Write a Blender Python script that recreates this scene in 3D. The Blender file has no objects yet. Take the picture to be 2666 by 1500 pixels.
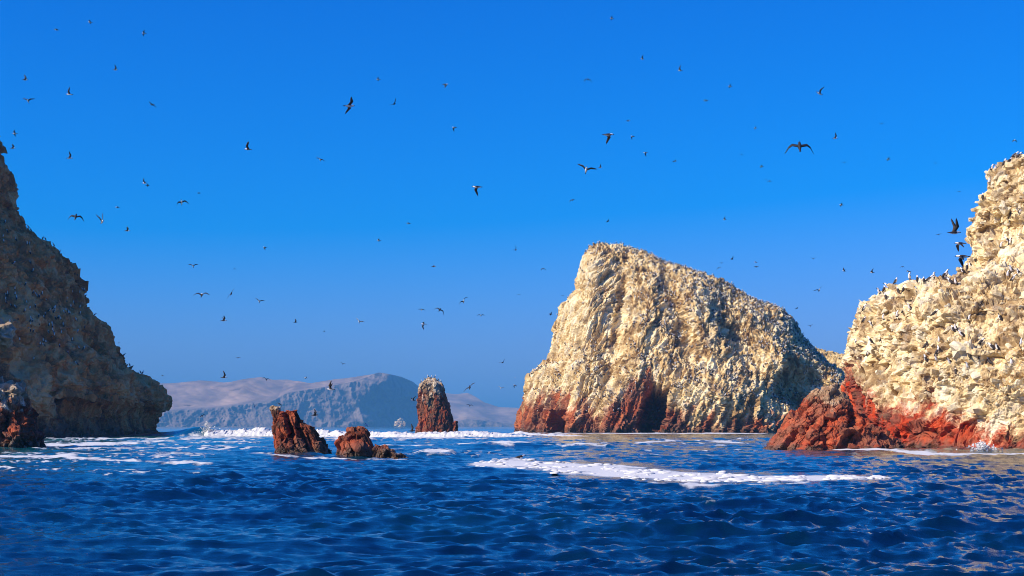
import bpy, math, random
import numpy as np
from mathutils import Vector
from mathutils.bvhtree import BVHTree

scene = bpy.context.scene
col = scene.collection
R = math.radians
random.seed(7)
rng = np.random.default_rng(7)

# ------------------------------------------------------------------ camera, sky, sun, exposure
F = 4228.0                     # focal length in photo pixels (2666 wide, about 35 degrees)
HZ = 1110.0                    # photo row of the horizon
CH = 2.0                       # eye height above the sea in a small boat
cam = bpy.data.cameras.new('camera')
cam_ob = bpy.data.objects.new('camera', cam)
col.objects.link(cam_ob)
cam.sensor_width = 36.0
cam.lens = 36.0 * F / 2666.0
cam.shift_y = (HZ - 750.0) / 2666.0
cam.clip_start = 0.5
cam.clip_end = 30000.0
cam_ob.location = (0, 0, CH)
cam_ob.rotation_euler = (R(90), 0, 0)
scene.camera = cam_ob

SUN_AZ, SUN_EL = R(66), R(36)  # sun to the left and a little behind the camera
S = Vector((-math.sin(SUN_AZ) * math.cos(SUN_EL), -math.cos(SUN_AZ) * math.cos(SUN_EL), math.sin(SUN_EL)))
sun = bpy.data.lights.new('sun', 'SUN')
sun.energy = 5.0
sun.angle = R(0.5)
sun.color = (1.0, 0.90, 0.74)
sun_ob = bpy.data.objects.new('sun', sun)
col.objects.link(sun_ob)
sun_ob.rotation_euler = S.to_track_quat('Z', 'Y').to_euler()

world = bpy.data.worlds.new('World')
scene.world = world
world.use_nodes = True
wn, wl = world.node_tree.nodes, world.node_tree.links
bg = wn['Background']
sky = wn.new('ShaderNodeTexSky')
sky.sky_type = 'NISHITA'
sky.sun_disc = False
sky.sun_elevation = SUN_EL
sky.sun_rotation = math.atan2(S.x, S.y)
sky.altitude = 0
sky.air_density = 1.0
sky.dust_density = 1.0
sky.ozone_density = 10.0
# the photograph's sky is polarised and strongly saturated: per-channel gain and black level on the Nishita sky
sep = wn.new('ShaderNodeSeparateColor'); com = wn.new('ShaderNodeCombineColor')
wl.new(sky.outputs['Color'], sep.inputs['Color'])
SKY_GRADE = ((1.70, -2.55), (0.98, -0.55), (1.46, 0.0))
for ch, (gain, lift) in zip(('Red', 'Green', 'Blue'), SKY_GRADE):
    m1 = wn.new('ShaderNodeMath'); m1.operation = 'MULTIPLY_ADD'; m1.inputs[1].default_value = gain; m1.inputs[2].default_value = lift
    m2 = wn.new('ShaderNodeMath'); m2.operation = 'MAXIMUM'; m2.inputs[1].default_value = 0.0
    wl.new(sep.outputs[ch], m1.inputs[0]); wl.new(m1.outputs[0], m2.inputs[0]); wl.new(m2.outputs[0], com.inputs[ch])
wl.new(com.outputs['Color'], bg.inputs['Color'])
bg.inputs['Strength'].default_value = 0.10

vs = scene.view_settings
vs.view_transform = 'Standard'
vs.look = 'None'
vs.exposure = 0.30
vs.gamma = 1.0
vs.use_curve_mapping = False
scene.cycles.max_bounces = 5
scene.cycles.filter_width = 1.0
scene.cycles.volume_step_rate = 4

# ------------------------------------------------------------------ pixel helpers
def at(px, py, d):
    return np.array([(px - 1333.0) / F * d, d, CH + (HZ - py) / F * d])

def proj(P):
    y = np.maximum(P[..., 1], 1.0)
    return 1333.0 + P[..., 0] / y * F, HZ - (P[..., 2] - CH) / y * F

# ------------------------------------------------------------------ noise
_G = rng.normal(size=(65536, 3)); _G /= np.linalg.norm(_G, axis=1)[:, None]
_RV = rng.random((65536, 6))

def _h(i, j, k):
    return ((i * 73856093) ^ (j * 19349663) ^ (k * 83492791)) & 0xFFFF

def perlin(P):
    I = np.floor(P).astype(np.int64); f = P - I
    u = f * f * f * (f * (f * 6 - 15) + 10)
    out = 0
    for a in (0, 1):
        wa = u[..., 0] if a else 1 - u[..., 0]
        for b in (0, 1):
            wb = u[..., 1] if b else 1 - u[..., 1]
            for c in (0, 1):
                wc = u[..., 2] if c else 1 - u[..., 2]
                g = _G[_h(I[..., 0] + a, I[..., 1] + b, I[..., 2] + c)]
                out = out + wa * wb * wc * (g[..., 0] * (f[..., 0] - a) + g[..., 1] * (f[..., 1] - b) + g[..., 2] * (f[..., 2] - c))
    return out * 1.5

def fbm(P, n=4, g=0.5):
    s, a = 0, 1.0
    for o in range(n):
        s = s + a * perlin(P * 2.0 ** o + 17.3 * o); a *= g
    return s

def ridged(P, n=4, g=0.55):
    s, a = 0, 1.0
    for o in range(n):
        s = s + a * (1 - 2 * np.abs(perlin(P * 2.0 ** o + 9.1 * o))); a *= g
    return s

def worley(P):
    I = np.floor(P).astype(np.int64)
    F1 = np.full(P.shape[:-1], 9.0); F2 = F1.copy()
    H = np.zeros(P.shape[:-1], np.int64); D = np.zeros(P.shape)
    for a in (-1, 0, 1):
        for b in (-1, 0, 1):
            for c in (-1, 0, 1):
                J = I + np.array([a, b, c])
                h = _h(J[..., 0], J[..., 1], J[..., 2])
                v = P - (J + _RV[h][..., :3])
                d = np.sqrt((v * v).sum(-1))
                n = d < F1
                F2 = np.where(n, F1, np.minimum(F2, d))
                F1 = np.where(n, d, F1); H = np.where(n, h, H)
                D = np.where(n[..., None], v, D)
    return F1, F2, H, D

def blocks(P, tilt=0.7, crack=0.16):
    """fractured rock: every cell is a tilted facet, cells parted by cracks"""
    F1, F2, H, D = worley(P)
    rv = _RV[H]
    return (rv[..., 3] - 0.5) + tilt * (D * (rv[..., 0:3] * 2 - 1)).sum(-1) - np.clip(1 - (F2 - F1) / crack, 0, 1) * 0.5, F2 - F1, rv[..., 5]

def sstep(a, b, x):
    t = np.clip((x - a) / (b - a), 0, 1)
    return t * t * (3 - 2 * t)

# ------------------------------------------------------------------ materials
def new_mat(name):
    m = bpy.data.materials.new(name); m.use_nodes = True
    return m, m.node_tree.nodes, m.node_tree.links, m.node_tree.nodes['Principled BSDF']

def attr(n, name):
    a = n.new('ShaderNodeAttribute'); a.attribute_name = name
    return a.outputs['Fac']

def noise(n, l, scale, detail=5, rough=0.6, stretch=None):
    t = n.new('ShaderNodeTexNoise')
    t.inputs['Scale'].default_value = scale
    t.inputs['Detail'].default_value = detail
    t.inputs['Roughness'].default_value = rough
    tc = n.new('ShaderNodeTexCoord')
    if stretch:
        mp = n.new('ShaderNodeMapping'); mp.inputs['Scale'].default_value = stretch
        l.new(tc.outputs['Object'], mp.inputs['Vector']); l.new(mp.outputs['Vector'], t.inputs['Vector'])
    else:
        l.new(tc.outputs['Object'], t.inputs['Vector'])
    return t.outputs['Fac']

def ramp(n, l, fac, stops):
    r = n.new('ShaderNodeValToRGB')
    e = r.color_ramp.elements
    e[0].position, e[0].color = stops[0][0], (*stops[0][1], 1)
    e[1].position, e[1].color = stops[-1][0], (*stops[-1][1], 1)
    for p, c in stops[1:-1]:
        x = e.new(p); x.color = (*c, 1)
    l.new(fac, r.inputs['Fac'])
    return r.outputs['Color']

def mix(n, l, fac, a, b, mode='MIX'):
    m = n.new('ShaderNodeMix'); m.data_type = 'RGBA'; m.blend_type = mode
    for s, v in ((m.inputs[0], fac), (m.inputs[6], a), (m.inputs[7], b)):
        if hasattr(v, 'is_output'): l.new(v, s)
        elif isinstance(v, (int, float)): s.default_value = v
        else: s.default_value = (*v, 1)
    return m.outputs[2]

def mth(n, l, op, a, b, clamp=False):
    m = n.new('ShaderNodeMath'); m.operation = op; m.use_clamp = clamp
    for s, v in ((m.inputs[0], a), (m.inputs[1], b)):
        if hasattr(v, 'is_output'): l.new(v, s)
        else: s.default_value = v
    return m.outputs[0]

def rock_material(name, scale, guano, red, grey=0.35):
    """guano: three cream tones, red: three iron tones; 'guano', 'tone', 'wet' come from the mesh"""
    m, n, l, p = new_mat(name)
    n1 = noise(n, l, 0.35 * scale, 6, 0.62)
    n2 = noise(n, l, 1.7 * scale, 6, 0.65)
    n3 = noise(n, l, 6.0 * scale, 4, 0.7)
    tone = attr(n, 'tone')
    gfac = mth(n, l, 'ADD', mth(n, l, 'MULTIPLY', n2, 0.55), mth(n, l, 'MULTIPLY', tone, 0.45))
    gcol = ramp(n, l, gfac, [(0.33, guano[0]), (0.50, guano[1]), (0.66, guano[2])])
    gcol = mix(n, l, mth(n, l, 'MULTIPLY', ramp(n, l, n1, [(0.52, (0, 0, 0)), (0.66, (1, 1, 1))]), grey), gcol, (0.36, 0.32, 0.27))
    rcol = ramp(n, l, gfac, [(0.32, red[0]), (0.47, red[1]), (0.64, red[2])])
    gm = mth(n, l, 'ADD', attr(n, 'guano'), mth(n, l, 'MULTIPLY', mth(n, l, 'SUBTRACT', n3, 0.5), 0.9), True)
    gm = ramp(n, l, gm, [(0.28, (0, 0, 0)), (0.72, (1, 1, 1))])
    c = mix(n, l, gm, rcol, gcol)
    c = mix(n, l, 0.35, c, ramp(n, l, n3, [(0.3, (0.45, 0.45, 0.45)), (0.7, (1, 1, 1))]), 'MULTIPLY')
    wet = attr(n, 'wet')
    rb = mix(n, l, mth(n, l, 'MULTIPLY', ramp(n, l, n1, [(0.42, (0, 0, 0)), (0.58, (1, 1, 1))]), mth(n, l, 'SUBTRACT', 0.65, mth(n, l, 'MULTIPLY', gm, 0.65))), c, (0.16, 0.085, 0.05))
    tide = ramp(n, l, mth(n, l, 'ADD', wet, mth(n, l, 'MULTIPLY', mth(n, l, 'SUBTRACT', n2, 0.5), 0.9)), [(0.45, (0, 0, 0)), (0.85, (1, 1, 1))])
    c = mix(n, l, mth(n, l, 'MULTIPLY', tide, 0.8), rb, (0.06, 0.042, 0.022))
    l.new(c, p.inputs['Base Color'])
    l.new(mth(n, l, 'SUBTRACT', 0.92, mth(n, l, 'MULTIPLY', wet, 0.62)), p.inputs['Roughness'])
    p.inputs['Specular IOR Level'].default_value = 0.35
    b = n.new('ShaderNodeBump'); b.inputs['Strength'].default_value = 0.8; b.inputs['Distance'].default_value = 0.12 / scale
    l.new(mth(n, l, 'ADD', n3, n2), b.inputs['Height'])
    l.new(b.outputs['Normal'], p.inputs['Normal'])
    return m

CREAM = ((0.34, 0.20, 0.07), (0.76, 0.55, 0.24), (0.94, 0.80, 0.48))
REDS = ((0.06, 0.013, 0.005), (0.28, 0.045, 0.010), (0.46, 0.10, 0.028))
mat_island = rock_material('island_rock', 0.55, CREAM, ((0.10, 0.024, 0.008), (0.38, 0.075, 0.018), (0.54, 0.16, 0.05)))
mat_right = rock_material('boulder_rock', 1.3, ((0.38, 0.24, 0.10), (0.86, 0.66, 0.33), (0.95, 0.84, 0.56)), ((0.16, 0.016, 0.003), (0.52, 0.04, 0.004), (0.60, 0.09, 0.02)), 0.55)
mat_left = rock_material('shade_tinted_rock', 0.8, ((0.46, 0.145, 0.038), (0.86, 0.29, 0.08), (0.94, 0.46, 0.18)), ((0.12, 0.032, 0.010), (0.30, 0.075, 0.022), (0.42, 0.13, 0.05)), 0.1)  # shade correction put into the colour: orange offsets blue skylight on cream rock
mat_red = rock_material('red_rock', 1.3, ((0.32, 0.21, 0.11), (0.50, 0.38, 0.24), (0.76, 0.66, 0.48)), REDS, 0.2)

def plain(name, c, rough=0.7):
    m, n, l, p = new_mat(name)
    f = noise(n, l, 9.0, 3)
    l.new(mix(n, l, 0.5, (*c,), ramp(n, l, f, [(0.3, tuple(x * 0.6 for x in c)), (0.7, tuple(min(1, x * 1.25) for x in c))])), p.inputs['Base Color'])
    p.inputs['Roughness'].default_value = rough
    return m
mat_brown = plain('brown_feather', (0.022, 0.013, 0.009))
mat_black = plain('black_feather', (0.012, 0.011, 0.012))
mat_white = plain('white_feather', (0.80, 0.78, 0.74))
mat_grey = plain('grey_feather', (0.35, 0.34, 0.33))

# ------------------------------------------------------------------ mesh helpers
def mesh_np(name, V, Q=None, T=None, smooth=False, attrs=None, mats=(), mat_idx=None):
    V = np.asarray(V, np.float32)
    polys, starts, tot, s = [], [], [], 0
    for A, k in ((Q, 4), (T, 3)):
        if A is not None and len(A):
            A = np.asarray(A, np.int32)
            polys.append(A.ravel()); starts.append(s + np.arange(len(A), dtype=np.int32) * k)
            tot.append(np.full(len(A), k, np.int32)); s += A.size
    me = bpy.data.meshes.new(name)
    li = np.concatenate(polys); ls = np.concatenate(starts); lt = np.concatenate(tot)
    me.vertices.add(len(V)); me.vertices.foreach_set('co', V.ravel())
    me.loops.add(len(li)); me.loops.foreach_set('vertex_index', li)
    me.polygons.add(len(ls)); me.polygons.foreach_set('loop_start', ls); me.polygons.foreach_set('loop_total', lt)
    me.polygons.foreach_set('use_smooth', np.full(len(ls), smooth))
    for k, a in (attrs or {}).items():
        at_ = me.attributes.new(k, 'FLOAT', 'POINT'); at_.data.foreach_set('value', np.asarray(a, np.float32).ravel())
    for m in mats: me.materials.append(m)
    if mat_idx is not None: me.polygons.foreach_set('material_index', np.asarray(mat_idx, np.int32))
    me.update(calc_edges=True); me.validate()
    return me

def link(name, me, label=None, cat=None, group=None, kind=None, loc=(0, 0, 0), parent=None):
    o = bpy.data.objects.new(name, me); col.objects.link(o); o.location = loc
    if label: o['label'] = label
    if cat: o['category'] = cat
    if group: o['group'] = group
    if kind: o['kind'] = kind
    if parent: o.parent = parent
    return o

def grid_quads(nv, nu, wrap=False):
    i = np.arange(nv - 1)[:, None] * nu; j = np.arange(nu if wrap else nu - 1)[None]
    k = (j + 1) % nu
    return np.stack([i + j, i + k, i + nu + k, i + nu + j], -1).reshape(-1, 4)

def normals(P):
    du = np.roll(P, -1, 1) - np.roll(P, 1, 1)
    dv = np.gradient(P, axis=0)
    N = np.cross(du, dv)
    N /= np.linalg.norm(N, axis=-1)[..., None] + 1e-9
    return N

class Loft:
    """closed rock body: rows of superellipses between a left and a right contour read at distance yc"""
    def __init__(s, yc, left, right, depth, nv, theta, n=2.4, back=1.0, lean=0.0):
        L = np.array(left, float); Rr = np.array(right, float); Dp = np.array(depth, float)
        pys = np.unique(np.concatenate([L[:, 0], Rr[:, 0]]))
        xl, xr = np.interp(pys, L[:, 0], L[:, 1]), np.interp(pys, Rr[:, 0], Rr[:, 1])
        seg = np.maximum(np.hypot(np.diff(pys), np.diff(xl)) , np.diff(pys)) * 0.6 + 0.4 * np.hypot(np.diff(pys), np.diff(xr) * 0.5)
        t = np.concatenate([[0], np.cumsum(seg)])
        tt = np.linspace(0, t[-1], nv)
        py = np.interp(tt, t, pys); xl = np.interp(tt, t, xl); xr = np.interp(tt, t, xr)
        b = np.interp(py, Dp[:, 0], Dp[:, 1])
        th = np.concatenate([np.linspace(a, c, k, endpoint=False) for a, c, k in theta])
        ct, st = np.cos(th), np.sin(th)
        cx = np.sign(ct) * np.abs(ct) ** (2 / n); sy = np.sign(st) * np.abs(st) ** (2 / n)
        X0 = (xl - 1333) / F * yc; X1 = (xr - 1333) / F * yc
        Z = CH + (HZ - py) / F * yc
        P = np.empty((nv, len(th), 3))
        P[..., 0] = ((X0 + X1) / 2)[:, None] + ((X1 - X0) / 2)[:, None] * cx
        bb = b[:, None] * np.where(sy < 0, 1.0, back)
        P[..., 1] = yc + bb * sy + lean * (Z[:, None])
        P[..., 2] = Z[:, None]
        s.P = P[::-1].copy()          # bottom row first
        s.B = s.P.copy()
        s.px, s.py = proj(s.B)
        s.N = normals(s.P)
        s.tone = np.zeros(s.P.shape[:2]); s.guano = np.ones_like(s.tone); s.wet = np.zeros_like(s.tone)
    def push(s, d, along=None):
        s.P += (s.N if along is None else along) * d[..., None]
    def renorm(s):
        s.N = normals(s.P)
    def blob(s, px, py, rx, ry, d, rot=0.0, p=2.0):
        """sculpt: push the camera-side surface in (d<0) or out (d>0) round a spot"""
        c, q = math.cos(R(rot)), math.sin(R(rot))
        u = ((s.px - px) * c + (s.py - py) * q) / rx; v = (-(s.px - px) * q + (s.py - py) * c) / ry
        w = np.exp(-(np.abs(u) ** p + np.abs(v) ** p)) * (s.N[..., 1] < 0.3)
        s.P += np.stack([s.N[..., 0] * 0.5, s.N[..., 1], s.N[..., 2] * 0.2], -1) * (w * d)[..., None]
    def geo(s, off=0):
        nv, nu, _ = s.P.shape
        top = s.P[-1].mean(0)
        V = np.concatenate([s.P.reshape(-1, 3), top[None]])
        Q = grid_quads(nv, nu, True)
        j = np.arange(nu); T = np.stack([(nv - 1) * nu + j, (nv - 1) * nu + (j + 1) % nu, np.full(nu, nv * nu)], -1)
        at_ = {k: np.concatenate([a.ravel(), a[-1:].mean(1)]) for k, a in (('guano', s.guano), ('tone', s.tone), ('wet', s.wet))}
        return V, Q + off, T + off, at_

def build_rock(name, lofts, mat, **kw):
    Vs, Qs, Ts, As, off = [], [], [], [], 0
    for lf in lofts:
        V, Q, T, a = lf.geo(off); off += len(V)
        Vs.append(V); Qs.append(Q); Ts.append(T); As.append(a)
    A = {k: np.concatenate([a[k] for a in As]) for k in As[0]}
    V, Q, T = np.concatenate(Vs), np.concatenate(Qs), np.concatenate(Ts)
    base = np.array([V[:, 0].mean(), V[:, 1].mean(), 0.0])
    me = mesh_np(name, V - base, Q, T, False, A, [mat])
    o = link(name, me, loc=base, **kw)
    bvh = BVHTree.FromPolygons(V.tolist(), Q.tolist() + T.tolist())
    return o, bvh, V, Q

PI = math.pi
ALL = [(PI, 2 * PI, 0), (2 * PI, 3 * PI, 0)]
def theta(front, backn): return [(PI - 0.12, 2 * PI + 0.12, front), (2 * PI + 0.12, 3 * PI - 0.12, backn)]

def hitpx(bvh, px, py, dmax=3000):
    d = Vector((at(px, py, 1.0) - np.array([0, 0, CH])).tolist()).normalized()
    return bvh.ray_cast(Vector((0, 0, CH)), d, dmax)

# ------------------------------------------------------------------ the big guano island
def make_island():
    left = [(641, 1562), (648, 1538), (656, 1526), (668, 1519), (708, 1516), (756, 1502), (780, 1480), (800, 1461), (860, 1448), (920, 1440),
            (948, 1434), (960, 1412), (984, 1380), (1036, 1364), (1084, 1352), (1120, 1346), (1150, 1344)]
    right = [(641, 1612), (652, 1660), (672, 1704), (694, 1752), (716, 1820), (744, 1888), (772, 1944), (808, 2020), (840, 2066), (872, 2082),
             (908, 2112), (944, 2146), (980, 2186), (1020, 2230), (1084, 2262), (1120, 2275), (1150, 2285)]
    depth = [(641, 3), (668, 11), (756, 24), (860, 34), (960, 42), (1084, 48), (1150, 51)]
    f = Loft(540, left, right, depth, 330, theta(470, 60), n=2.3)
    # large forms: ridges and gullies run down from the peak, leaning right
    f.blob(1545, 800, 28, 170, 6, 6); f.blob(1600, 860, 22, 190, -5, 8); f.blob(1680, 850, 30, 170, 4, 10)
    f.blob(1760, 800, 22, 120, -4, -18); f.blob(1830, 830, 45, 90, 4, -25); f.blob(1930, 880, 40, 90, -5, -30)
    f.blob(1870, 1020, 110, 60, 7); f.blob(1705, 1062, 26, 44, -24, 10, 4); f.blob(1684, 1122, 18, 24, -20, 0, 4)
    f.blob(1450, 1104, 22, 26, -15, 0, 4); f.blob(1500, 1070, 22, 60, 4, 12); f.blob(1590, 1080, 30, 50, 4)
    f.blob(2085, 1000, 55, 48, -17, 25, 4); f.blob(2020, 930, 30, 60, 5, -30); f.blob(1545, 880, 22, 44, -5, 20)
    f.renorm()
    B = f.B
    f.push(1.8 * fbm(B / 17.0, 2) - 0.6)
    f.renorm()
    # strata: columns that lean to the right
    q = B + 1.5 * np.stack([fbm(B / 6 + 3, 2), fbm(B / 6 + 31, 2), fbm(B / 6 + 57, 2)], -1)
    st = np.stack([(q[..., 0] - 0.30 * q[..., 2]) / 1.9, q[..., 1] / 1.9, q[..., 2] / 17.0], -1)
    b1, c1, r1 = blocks(st, 1.0, 0.10)
    b2, c2, r2 = blocks(np.stack([(q[..., 0] - 0.4 * q[..., 2]) / 0.9, q[..., 1] / 0.9, q[..., 2] / 4.2], -1) + 40, 0.9, 0.12)
    low = sstep(16, 2, B[..., 2])
    rough = 0.45 + 0.85 * sstep(-0.35, 0.45, fbm(B / 8.0 + 11, 3))
    w_ = B + 1.2 * np.stack([fbm(B / 9 + 3, 2), fbm(B / 9 + 31, 2), 0 * B[..., 0]], -1)
    flute = ridged(np.stack([(w_[..., 0] - 0.28 * w_[..., 2]) / 3.3, w_[..., 1] / 3.3, w_[..., 2] / 60.0], -1), 4, 0.62)
    f.push(1.15 * flute + 0.80 * b1 * rough * (0.85 + 0.6 * low) + 0.42 * b2 * rough + 0.12 * ridged(B / 0.9, 3) - 1.2)
    # colour: guano above, bare iron red below and in streaks up the caves
    px, py = f.px, f.py
    line = np.interp(px, [1340, 1400, 1450, 1520, 1560, 1600, 1640, 1680, 1720, 1760, 1800, 1900, 2000, 2100, 2300],
                     [1050, 1045, 1030, 1055, 1080, 1060, 1000, 985, 1010, 1085, 1092, 1096, 1100, 1090, 1060])
    nz = fbm(np.stack([B[..., 0] / 2.2 - B[..., 2] * 0.15, B[..., 1] / 3, B[..., 2] / 7], -1), 4)
    g = (line - py) / 30 + nz * 1.6
    f.guano = np.clip(g * 0.35 + 0.5, 0, 1)
    f.tone = np.clip(0.46 + 0.30 * fbm(B / 8.0 + 5, 3) + 0.42 * fbm(np.stack([(w_[..., 0] - 0.28 * w_[..., 2]) / 1.6, w_[..., 1] / 1.6, w_[..., 2] / 22.0], -1), 4) + 0.4 * (r1 - 0.5) + 0.4 * (r2 - 0.5) + 0.15 * sstep(1640, 1500, px), 0, 1)
    f.wet = sstep(3.0, 0.6, B[..., 2]) * 0.8
    f.P[..., 1] += 0
    return f
isl = make_island()
island, island_bvh, islV, islQ = build_rock('rock_island', [isl], mat_island,
    label='large pointed cream guano-covered rock island with red base, crowded with birds', cat='island')

rid = Loft(585, [(905, 2095), (915, 2060), (938, 2030), (970, 2000), (1120, 1950), (1150, 1950)],
           [(905, 2122), (915, 2170), (935, 2225), (960, 2290), (1120, 2420), (1150, 2430)],
           [(905, 2), (940, 9), (1000, 18), (1150, 26)], 110, theta(200, 20))
b1, c1, r1 = blocks(rid.B / 2.6, 0.9); b2, c2, r2 = blocks(rid.B / 1.2 + 9, 0.9)
rid.push(1.5 * fbm(rid.B / 12, 3) + 1.0 * b1 + 0.5 * b2)
rid.tone = np.clip(0.4 + 0.3 * r1 * fbm(rid.B / 5, 2), 0, 1)
ridge, ridge_bvh, ridV, ridQ = build_rock('rock_ridge', [rid], mat_island,
    label='low dark-sided rocky ridge sloping down behind the pointed island', cat='island')

# ------------------------------------------------------------------ right-hand boulder rock
def make_right():
    left = [(250, 3010), (300, 2900), (370, 2790), (400, 2700), (410, 2666), (416, 2642), (428, 2624), (443, 2589), (479, 2571), (526, 2556), (556, 2550), (597, 2544),
            (621, 2553), (668, 2547), (692, 2538), (713, 2512), (719, 2464), (731, 2411), (737, 2363), (746, 2322), (766, 2298), (775, 2280), (799, 2270), (823, 2256),
            (852, 2252), (882, 2242), (924, 2238), (960, 2244), (1000, 2230), (1050, 2215), (1120, 2200), (1200, 2190)]
    right = [(250, 3080), (300, 3200), (500, 3350), (800, 3500), (1200, 3650)]
    depth = [(250, 2), (300, 5), (410, 9), (600, 13), (690, 15), (715, 18), (731, 21), (766, 26), (850, 30), (950, 33), (1100, 35.5), (1200, 37)]
    f = Loft(165, left, right, depth, 400, [(PI - 0.25, 1.5 * PI + 0.28, 470), (1.5 * PI + 0.28, 3 * PI - 0.25, 60)], n=2.6)
    f.blob(2600, 590, 26, 60, -1.6, 20); f.blob(2620, 700, 40, 26, -1.8, -15); f.blob(2460, 800, 90, 40, 1.2)
    f.blob(2560, 850, 60, 40, -1.2, 15); f.blob(2480, 950, 90, 50, 1.6); f.blob(2340, 1000, 40, 60, -1.8, 20)
    f.blob(2265, 1010, 24, 70, 2.4, -35); f.blob(2370, 1110, 70, 50, 2.2); f.blob(2590, 1010, 40, 40, 1.0); f.blob(2520, 1130, 60, 30, -1.4)
    f.renorm()
    B = f.B
    f.push(1.0 * fbm(B / 6.0, 3))
    f.renorm()
    q = B + 0.45 * np.stack([fbm(B / 1.6 + 3, 3), fbm(B / 1.6 + 31, 3), fbm(B / 1.6 + 57, 3)], -1)
    b1, c1, r1 = blocks(np.stack([q[..., 0] / 2.1, q[..., 1] / 1.9, q[..., 2] / 1.4], -1), 1.0, 0.09)
    b2, c2, r2 = blocks(q / 0.7 + 40, 0.9, 0.10)
    px, py = f.px, f.py
    line = np.interp(px, [2180, 2222, 2240, 2300, 2330, 2380, 2420, 2460, 2500, 2560, 2666], [1000, 950, 985, 1060, 1075, 1050, 1060, 1070, 1100, 1125, 1120])
    nz = fbm(np.stack([(q[..., 0] - 0.7 * q[..., 2]) / 0.9, q[..., 1] / 1.2, (q[..., 2] + 0.7 * q[..., 0]) / 2.6], -1), 4)
    g = (line - py) / 34 + nz * 1.3
    redz = np.clip(1 - (g * 0.35 + 0.5), 0, 1)
    slab = blocks(np.stack([(q[..., 0] + 0.8 * q[..., 2]) / 2.6, q[..., 1] / 1.6, (q[..., 2] - 0.8 * q[..., 0]) / 1.0], -1) + 71, 0.9, 0.1)[0]
    rough = 0.35 + 0.95 * sstep(-0.3, 0.45, fbm(B / 3.5 + 11, 3))
    bed = blocks(np.stack([(q[..., 0] * 0.92 + 0.38 * q[..., 2]) / 5.0, q[..., 1] / 3.0, (q[..., 2] * 0.92 - 0.38 * q[..., 0]) / 0.9], -1) + 23, 0.8, 0.07)[0]
    f.push((0.58 * b1 + 0.26 * b2) * rough * (1 - 0.6 * redz) - 0.45 + 0.50 * bed * (1 - redz) + 0.55 * slab * redz + 0.08 * ridged(B / 0.35, 3))
    f.guano = 1 - redz
    f.tone = np.clip(0.48 + 0.5 * fbm(B / 3.0 + 5, 4) + 0.45 * (r1 - 0.5) + 0.35 * (r2 - 0.5), 0, 1)
    f.wet = sstep(1.1, 0.1, B[..., 2]) * 0.9
    return f
rgt = make_right()
right_rock, right_bvh, rgtV, rgtQ = build_rock('rock_island', [rgt], mat_right,
    label='tall near cream boulder cliff at the right edge with bright red foot', cat='island')

# red fractured reef at its foot
rf = Loft(138, [(1013, 2140), (1022, 2122), (1045, 2098), (1075, 2075), (1110, 2042), (1150, 2010), (1172, 1992), (1200, 1970)],
          [(1013, 2166), (1022, 2184), (1050, 2212), (1075, 2226), (1110, 2270), (1150, 2330), (1200, 2380)],
          [(1013, 0.5), (1050, 2.0), (1110, 3.6), (1172, 5.0), (1200, 5.6)], 150, theta(260, 30), n=2.2)
rf.blob(2215, 1120, 12, 50, -1.5, 20); rf.blob(2105, 1110, 10, 50, -1.0, 25); rf.blob(2150, 1150, 9, 30, -1.0); rf.blob(2240, 1140, 30, 14, -1.2)
rf.renorm()
q = rf.B + 0.25 * np.stack([fbm(rf.B + 3, 2), fbm(rf.B + 31, 2), fbm(rf.B + 57, 2)], -1)
b1, c1, r1 = blocks(np.stack([(q[..., 0] - 0.55 * q[..., 2]) / 1.1, q[..., 1] / 1.6, (q[..., 2] + 0.5 * q[..., 0]) / 2.4], -1), 1.2, 0.06)
b2, c2, r2 = blocks(q / 0.5 + 40, 0.9, 0.10)
rf.push(0.46 * b1 + 0.12 * b2 + 0.06 * ridged(rf.B / 0.3, 2))
rf.guano = np.clip(0.5 + ((1062 - rf.py) / 26 - np.abs(rf.px - 2165) / 60 + fbm(rf.B / 0.8, 3)) * 0.4, 0, 1)
rf.tone = np.clip(0.5 + 0.4 * (r1 - 0.5) + 0.5 * (r2 - 0.5) + 0.2 * fbm(rf.B / 1.5, 2), 0, 1)
rf.wet = sstep(1.0, 0.1, rf.B[..., 2]) * 0.9
mat_reef = rock_material('reef_rock', 1.6, ((0.30, 0.17, 0.08), (0.46, 0.29, 0.15), (0.60, 0.43, 0.25)), ((0.13, 0.022, 0.006), (0.44, 0.058, 0.012), (0.56, 0.13, 0.045)), 0.1)
reef, reef_bvh, rfV, rfQ = build_rock('reef_rock', [rf], mat_reef,
    label='low fractured wet red rock with grey top in front of the boulder cliff', cat='rock')

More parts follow.
